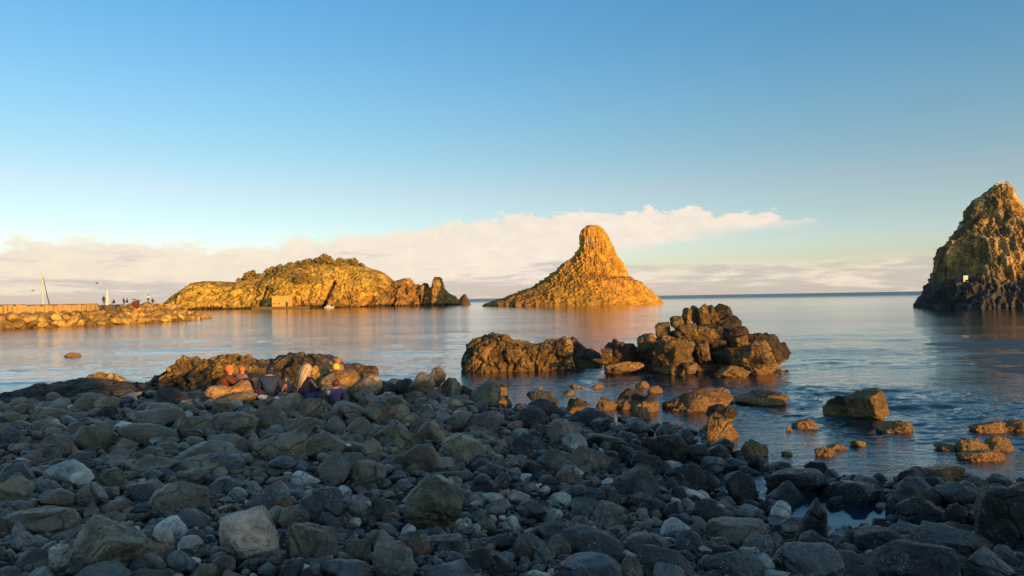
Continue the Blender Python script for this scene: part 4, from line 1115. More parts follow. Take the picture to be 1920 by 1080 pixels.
# rubble core
prof = [(-0.6, -1.0), (1.6, 1.1), (3.4, 1.9), (5.5, 2.5), (9.0, 2.6), (12, -1.5)]
V, Fc = [], []
n_s = 120
for i in range(n_s + 1):
    s = i / n_s
    a = along(s)
    hf = 1.0 if s < 0.80 else max(0.10, 1 - (s - 0.80) / 0.2 * 0.9)
    for j, (o_, z_) in enumerate(prof):
        if s > 0.50 and j in (2, 3, 4): z_ = [2.6, 3.35, 3.45][j - 2]
        V.append(a + nrm_ * o_ + Vector((0, 0, z_ * (hf if z_ > 0 else 1) + 0.25 * math.sin(i * 1.7 + j))))
k = len(prof)
for i in range(n_s):
    for j in range(k - 1):
        Fc.append((i * k + j, i * k + j + 1, (i + 1) * k + j + 1, (i + 1) * k + j))
bw = mesh_np('breakwater', [tuple(v) for v in V], [tuple(f) for f in Fc], M_brk, smooth=False)
bw.color = (0.30, 0.20, 0.085, 1)
tag(bw, 'long stone breakwater running in from the left behind its loose boulders', 'breakwater')
rb = random.Random(5)
zones = [(-130, 12, 'at the left edge of the picture'), (12, 40, 'just in from the picture edge'), (40, 68, 'left of below the boat mast'), (68, 92, 'straight below the boat mast'), (92, 125, 'below the foot of the slanting stay'), (125, 160, 'halfway between the mast and the beacon'), (160, 188, 'left of below the white beacon'), (188, 214, 'straight below the white beacon'), (214, 245, 'under the end of the ribbed wall'), (245, 275, 'under the person in white'), (275, 300, 'right of the person in white'), (300, 335, 'where the island begins behind'), (335, 365, 'near the tip of the breakwater'), (365, 420, 'at the very tip of the breakwater')]


def topx(p):
    q = CM.to_3x3().inverted() @ (p - Vector((0, 0, CAMZ)))
    return 960 + F * q.x / -q.z, 540 - F * q.y / -q.z


used_b = {}
for row, (o0, z0, rname) in enumerate([(0.3, 0.5, 'waterline'), (1.9, 1.5, 'middle'), (3.6, 2.25, 'upper'), (5.2, 3.0, 'top')]):
    s = 0.0
    while s < 1.0:
        hf = 1.0 if s < 0.82 else max(0.0, 1 - (s - 0.82) / 0.18)
        w_ = rb.uniform(1.3, 2.6)
        if row == 2: w_ *= 0.8
        if not (row > 0 and hf < 0.30 * row) and not (row == 3 and s < 0.5):
            a = along(min(s, 1.0)) + nrm_ * (o0 + rb.uniform(-0.4, 0.4)); a.z = z0 * (0.5 + 0.5 * hf) + rb.uniform(-0.25, 0.25) + (0.55 * hf if (row == 2 and s > 0.5) else 0)
            if row == 2 and s < 0.5: a.z -= 0.35
            _seed[0] += 1
            Vr, Fr = rockshape(_seed[0], 3, 9, 15, 0.06, 1.0)
            R = np.array(Matrix.Rotation(rb.uniform(-0.6, 0.6), 3, 'Y') @ Matrix.Rotation(rb.uniform(0, 3), 3, 'Z'))
            hs = w_ / 2 * (0.55 + 0.45 * hf)
            Vr = (Vr * np.array([hs, hs * 0.8, hs * 0.62])) @ R.T
            o = mesh_np('breakwater_boulder', Vr, Fr, M_brk)
            o.location = a
            jj = rb.uniform(0.75, 1.25)
            shade = rb.choice([(0.66, 0.42, 0.11), (0.52, 0.32, 0.08), (0.34, 0.20, 0.06)])
            o.color = tuple(v * jj for v in shade) + (1,)
            px, py = topx(a)
            zn = next((z[2] for z in zones if z[0] <= px < z[1]), 'beyond the tip')
            tone = {0.66: 'light golden', 0.52: 'golden', 0.34: 'darker brown'}[shade[0]]
            sz = 'big' if w_ > 2.15 else ('small' if w_ < 1.6 else 'mid-sized')
            lab = f'{sz} {tone} boulder in {rname} row {zn}'
            used_b.setdefault(lab, []).append(o)
        s += w_ * 0.86 / sum((b - a).length for a, b in zip(BL[:-1], BL[1:]))
for lab, os_ in used_b.items():
    for i, o in enumerate(os_):
        l2 = lab if len(os_) == 1 else lab.replace(' boulder in', [' leftmost boulder in', ' rightmost boulder in', ' middle boulder in', ' squat boulder in', ' tilted boulder in'][i % 5] if i < 5 else ' boulder in')
        tag(o, l2, 'boulder', 'boulders stacked along the breakwater')
# ribbed wall on top of the breakwater, left part
V, Fc = [], []
wl = []
for px in np.linspace(-120, 236, 44):
    a = Q(px, 622 - (px + 120) * 0.0345 if px < 0 else np.interp(px, [0, 100, 200, 300], [617, 613.5, 609.5, 604]), 0)
    wl.append(a + nrm_ * 6.2)
M_wall = plain('dark_concrete', (0.17, 0.095, 0.035), 0.85, nscale=0.5, namp=0.3, bump=0.03)  # darkened in the colour so the gaps between ribs read as shade
M_rib = plain('wall_rib', (0.52, 0.33, 0.12), 0.85, nscale=0.8, namp=0.25)
wall = empty('quay_wall', wl[0])
tag(wall, 'ribbed golden-brown wall along the top of the breakwater', 'wall', kind='thing')
mb = MB()
O = wl[0]
for i in range(len(wl) - 1):
    a, b = wl[i] - O, wl[i + 1] - O
    d = (b - a).normalized(); nn = Vector((-d.y, d.x, 0))
    zt = 3.95 if i < 27 else 3.85
    vs = [a, b, b + nn * 1.2, a + nn * 1.2]
    mb.add([v + Vector((0, 0, 1.8)) for v in vs] + [v + Vector((0, 0, zt)) for v in vs], [(0, 1, 5, 4), (1, 2, 6, 5), (2, 3, 7, 6), (3, 0, 4, 7), (4, 5, 6, 7)])
    for f in (0.5,):
        q = a.lerp(b, f)
        Mx = Matrix.Translation(q) @ Matrix.Rotation(math.atan2(d.y, d.x), 4, 'Z')
        MB().box(-0.42, 0.42, -0.45, -0.003, 2.0, zt - rb.uniform(0.05, 0.35), Mx).build('rib', M_rib, wall)
mb.build('wall_body', M_wall, wall)
# beacon, sailing boat
p = P(200.5, 569, 134)
bc = empty('beacon', (p.x, p.y, 3.2))
tag(bc, 'white tapering beacon column on the breakwater', 'beacon')
MB().tube([(0, 0, 0), (0, 0, 2.3), (0, 0, 2.9)], [0.32, 0.24, 0.2], 12).build('column', M_white, bc)
MB().tube([(0, 0, -0.6), (0, 0, 0.35)], [0.55, 0.5], 12).build('plinth', M_wall, bc)
MB().ell((0, 0, 3.0), (0.2, 0.2, 0.22)).build('lantern', M_white, bc, True)
p = P(79, 575, 150)
sb = empty('sailing_boat', (p.x, p.y, 0), rad(-20))
tag(sb, 'sailing boat behind the breakwater showing only its white mast and dark stay', 'sailing boat')
vs = []
for x, hw, zb, zt in [(-4.2, 1.0, 0.1, 1.3), (-2.0, 1.5, -0.4, 1.25), (1.0, 1.5, -0.5, 1.3), (3.4, 0.8, -0.1, 1.5), (5.0, 0.05, 0.9, 1.7)]:
    vs += [(x, -hw, zt), (x, -hw * 0.6, zb), (x, hw * 0.6, zb), (x, hw, zt)]
fs = [(i * 4 + k, i * 4 + k + 1, i * 4 + 5 + k, i * 4 + 4 + k) for i in range(4) for k in range(3)] + [(i * 4 + 3, i * 4, i * 4 + 4, i * 4 + 7) for i in range(4)] + [(0, 3, 2, 1), (16, 17, 18, 19)]
MB().add(vs, fs).build('hull', M_white, sb)
MB().box(-1.8, 1.6, -0.8, 0.8, 1.3, 2.0).build('cabin', M_white, sb)
MB().tube([(0.3, 0, 1.3), (0.25, 0, 6), (0.1, 0, 10.6)], [0.17, 0.15, 0.11], 8).build('mast', M_white, sb)
M_navy = plain('furled_sail', (0.05, 0.05, 0.09), 0.8)
MB().tube([(0.15, 0, 10.0), (2.7, 0, 1.7)], [0.04, 0.13], 6).build('stay', M_navy, sb)
MB().tube([(0.3, 0, 2.6), (-3.4, 0, 2.4)], 0.1, 6).build('boom', M_white, sb)

# ------------------------------------------------------------------ people
def cloth(name, c, rough=0.8):
    return plain(name, c, rough, nscale=12, namp=0.22, bump=0.006)


M_skin = plain('skin', (0.52, 0.30, 0.20), 0.55, namp=0.08)
M_blond = plain('blond_hair', (0.62, 0.47, 0.30), 0.5, nscale=60, namp=0.3)
M_darkhair = plain('dark_hair', (0.03, 0.02, 0.018), 0.5, nscale=60)
M_redhair = plain('auburn_hair', (0.14, 0.025, 0.02), 0.5, nscale=60)
M_jeans = cloth('jeans', (0.05, 0.10, 0.20)); M_black = cloth('black_cloth', (0.018, 0.018, 0.024)); M_shoe = cloth('shoe', (0.08, 0.08, 0.09))


def skin(name, V, E, Rd, mat, parent, sub=2):
    me = bpy.data.meshes.new(name)
    me.from_pydata([tuple(v) for v in V], E, [])
    o = bpy.data.objects.new(name, me)
    COL.objects.link(o)
    md = o.modifiers.new('s', 'SKIN'); md.use_smooth_shade = True
    o.modifiers.new('b', 'SUBSURF').levels = sub
    for i, sv in enumerate(me.skin_vertices[0].data):
        r = Rd[i]
        sv.radius = (r, r) if not hasattr(r, '__len__') else r
        sv.use_root = (i == 0)
    dg = bpy.context.evaluated_depsgraph_get()
    nm = bpy.data.meshes.new_from_object(o.evaluated_get(dg))
    nm.name = name
    bpy.data.objects.remove(o); bpy.data.meshes.remove(me)
    nm.materials.clear(); nm.materials.append(mat)
    nm.polygons.foreach_set('use_smooth', np.ones(len(nm.polygons), dtype=bool))
    o = bpy.data.objects.new(name, nm)
    return link(o, parent)


SEAT = dict(pel=(0, 0, 0.10), waist=(0, 0.0, 0.26), chest=(0, 0.04, 0.42), neck=(0, 0.06, 0.55), head=(0, 0.08, 0.66), crown=(0, 0.08, 0.75),
            sh=((-0.18, 0.03, 0.47), (0.18, 0.03, 0.47)), el=((-0.25, 0.12, 0.25), (0.25, 0.12, 0.25)), ha=((-0.12, 0.34, 0.22), (0.12, 0.34, 0.22)),
            hip=((-0.10, 0.02, 0.08), (0.10, 0.02, 0.08)), kn=((-0.15, 0.42, 0.22), (0.15, 0.42, 0.22)), an=((-0.14, 0.52, -0.18), (0.14, 0.52, -0.18)))
STAND = dict(pel=(0, 0, 0.92), waist=(0, 0, 1.07), chest=(0, 0.0, 1.25), neck=(0, 0.0, 1.44), head=(0, 0.02, 1.57), crown=(0, 0.02, 1.66),
             sh=((-0.18, 0, 1.36), (0.18, 0, 1.36)), el=((-0.24, 0.0, 1.08), (0.24, 0.0, 1.08)), ha=((-0.22, 0.1, 0.85), (0.22, 0.1, 0.85)),
             hip=((-0.09, 0, 0.88), (0.09, 0, 0.88)), kn=((-0.10, 0.03, 0.48), (0.12, 0.06, 0.48)), an=((-0.11, -0.02, 0.07), (0.14, -0.05, 0.07)))


def person(loc, rz, sc, label, jacket, trousers, hair=None, pose=None, hat=None, hatm=None, longhair=False, hood=None, base=SEAT, fingers=True, group='people sitting on the beach rocks'):
    J = dict(base); J.update(pose or {})
    root = empty('person', loc, rz, sc)
    tag(root, label, 'person', group)
    V, E, Rd = [], [], []

    def add(p, r, frm=None):
        V.append(Vector(p)); Rd.append(r)
        if frm is not None: E.append((frm, len(V) - 1))
        return len(V) - 1
    p0 = add(J['pel'], 0.12); w_ = add(J['waist'], 0.105, p0); c_ = add(J['chest'], 0.13, w_); n_ = add(J['neck'], 0.052, c_)
    h_ = add(J['head'], (0.085, 0.098), n_); cr = add(J['crown'], (0.065, 0.075), h_)
    hd = Vector(J['head'])
    add(hd + Vector((0, 0.115, -0.015)), 0.018, h_)      # nose
    for s in (0, 1):
        sg_ = -1 if s == 0 else 1
        add(hd + Vector((sg_ * 0.098, 0, -0.01)), 0.016, h_)   # ear
        a = add(J['sh'][s], 0.058, c_); e = add(J['el'][s], 0.042, a); wv = Vector(J['ha'][s]); ev = Vector(J['el'][s])
        d = (wv - ev).normalized()
        wr = add(wv - d * 0.03, 0.027, e); pm = add(wv + d * 0.04, (0.036, 0.018), wr)
        side = d.cross(Vector((0, 0, 1))); side = side.normalized() if side.length > 0.1 else Vector((1, 0, 0))
        if fingers:
            for fi, (off, ln) in enumerate([(-0.026, 0.060), (-0.009, 0.072), (0.009, 0.068), (0.026, 0.052)]):
                k1 = add(wv + d * 0.085 + side * off, 0.010, pm)
                add(wv + d * (0.085 + ln * 0.55) + side * off * 1.2 - Vector((0, 0, 0.03)), 0.008, k1)
            add(wv + d * 0.05 - side * sg_ * 0.05 - Vector((0, 0, 0.01)), 0.010, pm)
        hp_ = add(J['hip'][s], 0.085, p0); kn = add(J['kn'][s], 0.056, hp_); an = add(J['an'][s], 0.036, kn)
        add(Vector(J['an'][s]) + Vector((0, 0.13, -0.05)), (0.04, 0.025), an)
    skin('body', V, E, Rd, M_skin, root)
    # jacket: torso and sleeves
    V, E, Rd = [], [], []
    p0 = add(Vector(J['pel']) + Vector((0, 0, -0.01)), 0.155); w_ = add(J['waist'], 0.15, p0); c_ = add(J['chest'], 0.165, w_); n_ = add(Vector(J['neck']) - Vector((0, 0, 0.02)), 0.075, c_)
    for s in (0, 1):
        a = add(J['sh'][s], 0.082, c_); e = add(J['el'][s], 0.064, a); wv = Vector(J['ha'][s]); ev = Vector(J['el'][s])
        add(wv - (wv - ev).normalized() * 0.02, 0.046, e)
    jk = skin('jacket', V, E, Rd, jacket, root)
    V, E, Rd = [], [], []
    p0 = add(Vector(J['pel']) + Vector((0, 0, -0.02)), 0.14)
    for s in (0, 1):
        hp_ = add(J['hip'][s], 0.105, p0); kn = add(J['kn'][s], 0.078, hp_); add(J['an'][s], 0.055, kn)
    skin('trousers', V, E, Rd, trousers, root)
    for s in (0, 1):
        a = Vector(J['an'][s])
        MB().ell(a + Vector((0, 0.07, -0.055)), (0.052, 0.135, 0.048), nu=12, nv=8).build('shoe', M_shoe, root, True)
    if hair:
        mb = MB().ell(hd + Vector((0, -0.02, 0.035)), (0.108, 0.115, 0.115), nu=16, nv=10)
        ho = mb.build('hair', hair, root, True)
        if longhair:
            rr = random.Random(3)
            mb = MB()
            for k in range(22):
                a = -math.pi / 2 + rr.uniform(-1.2, 1.2)
                r0 = Vector((0.095 * math.cos(a), 0.10 * math.sin(a) - 0.02, rr.uniform(-0.02, 0.08)))
                e1 = hd + r0 * 1.25 + Vector((-0.02, -0.02, -0.14)); e2 = hd + r0 * 1.2 + Vector((-0.06, -0.07, -rr.uniform(0.30, 0.46)))
                mb.tube([hd + r0, e1, e2], [0.022, 0.026, 0.008], 6)
            mb.build('hair_strand', hair, ho, True)
    if hat:
        h = MB().ell(hd + Vector((0, -0.01, 0.06)), (0.106, 0.116, 0.115), nu=16, nv=10).build('hat', hatm, root, True)
        MB().tube([hd + Vector((0, -0.01, 0.02)), hd + Vector((0, -0.01, 0.075))], [0.110, 0.113], 16).build('hat_cuff', hatm, h, True)
        if hat == 'pom':
            MB().ell(hd + Vector((0, -0.01, 0.2)), (0.035, 0.035, 0.035), nu=8, nv=6).build('pompom', hatm, h, True)
    if hood:
        V, E, Rd = [], [], []
        a = add(Vector(J['neck']) - Vector((0, 0.02, 0.0)), 0.11); bb = add(hd + Vector((0, -0.03, 0.01)), 0.108, a); add(hd + Vector((0, -0.02, 0.10)), 0.075, bb)
        skin('hood', V, E, Rd, hood, root)
    return root


def seat_at(px, py, Y):
    return P(px, py, Y)


M_rustj = cloth('rust_jacket', (0.17, 0.045, 0.028)); M_orange = cloth('orange_knit', (0.95, 0.22, 0.04)); M_navyj = cloth('navy_jacket', (0.022, 0.045, 0.13)); M_purple = cloth('purple_jacket', (0.13, 0.075, 0.17)); M_tanj = cloth('tan_jacket', (0.42, 0.20, 0.08)); M_yellow = cloth('yellow_scarf', (0.95, 0.62, 0.10)); M_pink = cloth('pink_jacket', (0.35, 0.16, 0.18)); M_greenj = cloth('dark_green_jacket', (0.03, 0.035, 0.025)); M_puffer = cloth('dark_puffer', (0.022, 0.016, 0.05), 0.35)
person(P(419, 737, PY + 0.5), rad(-70), 1.0, 'person in a rust-red jacket and bright orange knit hat leaning to the right', M_rustj, M_black, None, dict(chest=(0, 0.12, 0.38), neck=(0, 0.17, 0.49), head=(0, 0.16, 0.60), crown=(0, 0.16, 0.69), sh=((-0.18, 0.10, 0.43), (0.18, 0.10, 0.43)), el=((-0.2, 0.32, 0.30), (0.22, 0.32, 0.26)), ha=((-0.08, 0.52, 0.30), (0.1, 0.52, 0.25))), 'knit', M_orange)
person(P(452, 727, PY + 1.0), rad(-20), 0.72, 'child with an orange-red cap half hidden behind a golden boulder', M_pink, M_black, None, None, 'cap', M_orange)
person(P(506, 748, PY), rad(15), 1.16, 'person in a navy blue jacket with dark hood sitting with back to the camera', M_navyj, M_black, M_darkhair, dict(chest=(0, 0.05, 0.42), head=(0.03, 0.09, 0.65), crown=(0.03, 0.09, 0.74)), hood=M_navyj)
person(P(572, 752, PY - 0.1), rad(-35), 1.2, 'woman with long blond hair, dark puffer jacket and blue jeans', M_puffer, M_jeans, M_blond, dict(el=((-0.25, 0.12, 0.25), (0.27, 0.1, 0.28)), ha=((-0.12, 0.34, 0.22), (0.30, 0.30, 0.28)), head=(0, 0.08, 0.68), crown=(0, 0.08, 0.77)), longhair=True)
person(P(541, 742, PY + 0.4), rad(60), 0.62, 'small blond child in a pinkish top beside the long-haired woman', M_pink, M_black, M_blond)
person(P(630, 762, PY - 0.9), rad(15), 0.84, 'child with auburn hair in a purple puffer jacket holding something white', M_purple, M_black, M_redhair, dict(el=((-0.28, 0.1, 0.27), (0.25, 0.12, 0.25)), ha=((-0.30, 0.22, 0.38), (0.12, 0.34, 0.22))))
person(P(637, 716, PY + 1.8), rad(80), 0.95, 'hooded person in an ochre jacket with a yellow scarf behind the largest tan boulder', M_tanj, M_black, None, dict(el=((-0.22, 0.2, 0.34), (0.22, 0.2, 0.34)), ha=((-0.07, 0.26, 0.54), (0.05, 0.28, 0.56))), hood=M_tanj)
# things they carry
p = P(630, 689.5, PY + 1.62)
s_ = MB().tube([(-0.09, 0, -0.02), (0, -0.05, 0.02), (0.09, 0, 0.0)], [0.06, 0.085, 0.06], 10).ell((0.0, -0.02, 0.05), (0.10, 0.06, 0.09)).build('scarf', M_yellow, None, True)
s_.location = p; tag(s_, 'bright yellow scarf round the neck of the hooded person', 'scarf')
p = P(486, 742, PY - 0.25); bg_ = empty('bag', p, 0.3); tag(bg_, 'small dark red patterned bag left of the person in navy', 'bag')
M_redbag = plain('red_bag', (0.22, 0.03, 0.03), 0.7, nscale=25, namp=0.8)
V, Fc = rockshape(901, 3, 8, 12, 0.08, 0.4); mesh_np('bag_body', V * np.array([0.11, 0.08, 0.10]), Fc, M_redbag, bg_)
MB().tube([(-0.06, 0, 0.08), (-0.04, 0, 0.17), (0.04, 0, 0.17), (0.06, 0, 0.08)], 0.01, 6).build('handle', M_redbag, bg_)
for i, (px, py, Yp, sx_, sy_, lab) in enumerate([(492, 745, PY - 0.5, 0.12, 0.07, 'crumpled white paper in front of the red bag'), (519, 746, PY - 0.35, 0.10, 0.04, 'white scrap lying right of the person in navy'), (616, 737, PY - 1.15, 0.05, 0.06, 'white cup in the hand of the child in purple'), (653, 834, None, 0.05, 0.03, 'white scrap wedged in the dark crack of the slope'), (1154, 790, None, 0.03, 0.12, 'white bottle stuck upright between dark shore boulders')]):
    q = P(px, py, Yp) if Yp else hit(px, py, 0.25)
    V, Fc = rockshape(910 + i, 3, 9, 16, 0.12, 1.0)
    nm_ = ['crumpled_paper', 'paper_scrap', 'cup', 'paper_scrap', 'bottle'][i]
    if nm_ == 'bottle':
        o = MB().tube([(0, 0, -0.14), (0, 0, 0.05), (0, 0, 0.1), (0, 0, 0.16)], [0.045, 0.045, 0.018, 0.018], 10).build(nm_, M_white, None, True)
    elif nm_ == 'cup':
        o = MB().tube([(0, 0, -0.05), (0, 0, 0.06)], [0.035, 0.046], 12).build(nm_, M_white, None, True)
    else:
        o = mesh_np(nm_, V * np.array([sx_, sx_ * 0.7, sy_]), Fc, M_white)
    o.location = q; tag(o, lab, {'crumpled_paper': 'paper', 'paper_scrap': 'paper'}.get(nm_, nm_))
M_wood = plain('driftwood', (0.30, 0.24, 0.18), 0.8, nscale=30)
for px, py, dx, dy, lab in [(405, 967, 12, 12, 'short pale stick left of the pitted tan boulder'), (392, 931, 9, -10, 'thin twig standing right of the flat-topped orange-stained boulder'), (835, 888, 40, -2, 'thin straw lying right of the round pinkish-brown boulder')]:
    q = hit(px, py, 0.12); sc_ = q.y / F
    o = MB().tube([(-dx * sc_, 0, dy * sc_), (0, 0.02, 0.01), (dx * sc_, 0, -dy * sc_)], [0.009, 0.011, 0.006], 7).build('driftwood_stick', M_wood)
    o.location = q; tag(o, lab, 'stick')
# walkers on the breakwater
M_wshirt = cloth('white_shirt', (0.75, 0.72, 0.68)); M_dkj = cloth('dark_coat', (0.05, 0.04, 0.035))
for px, pyb, Yp, bs, jm, sc_, lab, rz in [(194.5, 571, 133, STAND, M_dkj, 0.95, 'distant person in a dark coat standing left of the white beacon', 0.3), (232, 570, 136, STAND, M_dkj, 0.68, 'distant child in dark clothes standing right of the beacon', 1), (239, 567, 136, SEAT, M_black, 1.0, 'distant dark figure sitting right of the standing child', 2), (278, 567.5, 146, STAND, M_wshirt, 0.95, 'distant person in a white shirt on the end of the breakwater', 0.5), (286, 566, 147, SEAT, M_dkj, 0.95, 'distant figure sitting right of the person in the white shirt', 0.2), (214, 568, 135, SEAT, M_rustj, 0.9, 'distant figure sitting low just right of the beacon', 3)]:
    p = P(px, pyb, Yp)
    person(p, rz, sc_, lab, jm, M_black, M_darkhair, base=bs, fingers=False, group='people on the breakwater')
p = P(255, 567.5, 143)
hut = empty('hut', (p.x, p.y, p.z)); tag(hut, 'small reddish shelter with a sloping roof on the breakwater', 'hut')
MB().box(-0.5, 0.5, -0.4, 0.4, -1.2, 0.35).build('wall', M_rustj, hut)
MB().add([(-0.7, -0.5, 0.7), (0.75, -0.5, 0.3), (0.75, 0.5, 0.3), (-0.7, 0.5, 0.7), (-0.7, -0.5, 0.78), (0.75, -0.5, 0.38), (0.75, 0.5, 0.38), (-0.7, 0.5, 0.78)], [(0, 1, 5, 4), (1, 2, 6, 5), (2, 3, 7, 6), (3, 0, 4, 7), (4, 5, 6, 7), (3, 2, 1, 0)]).build('roof', M_wall, hut)

# ------------------------------------------------------------------ filler boulders and small stones
rg = np.random.RandomState(77)
shore_px = np.array([(-250, 770), (0, 752), (60, 740), (130, 735), (250, 735), (330, 740), (480, 745), (600, 735), (700, 722), (760, 718), (880, 740), (920, 755), (1000, 765), (1080, 775), (1150, 782), (1240, 797), (1320, 810), (1345, 840), (1390, 862), (1450, 880), (1560, 895), (1740, 905), (1900, 905), (2200, 905)])
RWa = np.array(RW[:N_HAND])
pos_list = [tuple(r) for r in RWa]
N_IND = 300 - N_HAND
inds, small = [], []
sizes = np.concatenate([rg.uniform(22, 32, 160), rg.uniform(15, 22, 800), rg.uniform(10, 15, 3500), rg.uniform(7, 10, 6000), rg.uniform(4.5, 7, 3500)])
arr = np.zeros((len(pos_list) + len(sizes), 3)); arr[:len(pos_list)] = pos_list; na = len(pos_list)
# precompute pixel -> beach hits on a lattice
LX = np.arange(-260, 2200, 10); LY = np.arange(715, 1150, 5)
HIT = {}
HXY = np.zeros((len(LY), len(LX), 3))
for i, py in enumerate(LY):
    for j, px in enumerate(LX):
        r = ray(px, py); ts = YS / r.y; zz = CAMZ + r.z * ts
        HXY[i, j, 0:2] = (r.x, r.y); HXY[i, j, 2] = r.z
Gx = np.linspace(-48, 42, 361); Gy = np.linspace(2, 52, 201)
GG = G(*[a.ravel() for a in np.meshgrid(Gx, Gy)]).reshape(len(Gy), len(Gx))


def Gf(x, y):
    fx_ = np.clip((x - Gx[0]) / (Gx[1] - Gx[0]), 0, len(Gx) - 1.001); fy_ = np.clip((y - Gy[0]) / (Gy[1] - Gy[0]), 0, len(Gy) - 1.001)
    i, j = fx_.astype(int), fy_.astype(int); a, b = fx_ - i, fy_ - j
    return GG[j, i] * (1 - a) * (1 - b) + GG[j, i + 1] * a * (1 - b) + GG[j + 1, i] * (1 - a) * b + GG[j + 1, i + 1] * a * b


def hitf(px, py):
    r = ray(px, py); ts = YS / r.y; zz = CAMZ + r.z * ts
    g = Gf(r.x * ts, YS)
    k = int(np.argmax(zz < g))
    return (r.x * ts[k], YS[k], float(g[k])) if zz[k] < g[k] else None


for sz in sizes:
    px = rg.uniform(-250, 2180); ylo = np.interp(px, shore_px[:, 0], shore_px[:, 1])
    py = rg.uniform(ylo, 1140)
    h_ = hitf(px, py)
    if h_ is None or h_[2] < -0.04: continue
    x, y, z = h_
    r_ = sz * y / F
    d = np.hypot(arr[:na, 0] - x, arr[:na, 1] - y)
    ov = 0.68 if sz > 10 else 0.62
    if (d < ov * (arr[:na, 2] + r_)).any(): continue
    arr[na] = (x, y, r_); na += 1
    inside = 0 <= px <= 1920 and py <= 1085
    if len(inds) < N_IND and inside: inds.append((x, y, z, r_, px, py, sz))
    else: small.append((x, y, z, r_, px, py, sz))


def colpick(px, py):
    u = rg.rand()
    right = px > 950 + (1000 - py) * 0.2
    if right: t_ = [('dark', 0.50), ('blue', 0.20), ('grey', 0.12), ('brown', 0.10), ('pale', 0.08)]
    elif py < 870: t_ = [('olive', 0.5), ('brown', 0.25), ('grey', 0.15), ('dark', 0.05), ('pale', 0.05)]
    else: t_ = [('blue', 0.22), ('grey', 0.20), ('olive', 0.2), ('dark', 0.14), ('brown', 0.1), ('pale', 0.09), ('rust', 0.05)]
    for n_, p_ in t_:
        if u < p_: return n_
        u -= p_
    return t_[0][0]


PR = [rockshape(500 + i, 3, 8 + i % 5, 15, 0.10, [0.5, 0.9, 1.0][i % 3]) for i in range(18)]
PR4 = []
for i in range(18):
    V, Fc = rockshape(500 + i, 4, 8 + i % 5, 15, 0.09, [0.5, 0.9, 1.0][i % 3], 0.0, [0.03, 0.08, 0.12][i % 3])
    me = bpy.data.meshes.new('boulder')
    o = mesh_np('boulder', V, Fc, M_beach); PR4.append(o.data); bpy.data.objects.remove(o)
for (x, y, z, r_, px, py, sz) in inds:
    cn = colpick(px, py)
    o = bpy.data.objects.new('boulder', PR4[rg.randint(18)]); link(o)
    o.location = (x, y, z + r_ * rg.uniform(0.25, 0.6))
    o.scale = (r_ * rg.uniform(0.95, 1.25), r_ * rg.uniform(0.8, 1.1), r_ * rg.uniform(0.65, 1.0))
    o.rotation_euler = (rg.uniform(-0.6, 0.6), rg.uniform(-0.6, 0.6), rg.uniform(0, 6.28))
    j = rg.uniform(0.62, 1.4)
    o.color = tuple(v * j for v in PAL[cn]) + (1,)
    RK.append(dict(o=o, cx=px, cy=py, w=2 * sz, h=2 * sz * 0.7, col=cn, label=None, cat='boulder', mode='beach', group=None, name='boulder'))
VV, FF, CC = [], [], []
nv = 0
P2 = [rockshape(700 + i, 2, 8, 14, 0.08, 1.0) for i in range(10)]
for (x, y, z, r_, px, py, sz) in small:
    Vp, Fp = (PR[rg.randint(12)] if sz > 9 else P2[rg.randint(10)])
    R = np.array(Matrix.Rotation(rg.uniform(0, 6.28), 3, 'Z') @ Matrix.Rotation(rg.uniform(-0.6, 0.6), 3, 'X'))
    s3 = r_ * np.array([rg.uniform(0.95, 1.3), rg.uniform(0.75, 1.05), rg.uniform(0.5, 0.9)])
    Vn = (Vp * s3) @ R.T + np.array([x, y, z + r_ * rg.uniform(0.05, 0.35)])
    VV.append(Vn); FF.append(Fp + nv); nv += len(Vn)
    cn = colpick(px, py)
    if sz < 10 and rg.rand() < 0.45: cn = 'dark'
    CC.append(np.tile(np.array(PAL[cn]) * rg.uniform(0.55, 1.3), (len(Vn), 1)))
o = mesh_np('pebbles', np.concatenate(VV), np.concatenate(FF), M_stuff, col=np.concatenate(CC))
tag(o, 'smaller stones filling the gaps between the boulders', 'stones', kind='stuff')
print('boulders', len(RK), 'hand', N_HAND, 'small', len(small), 'verts', nv)

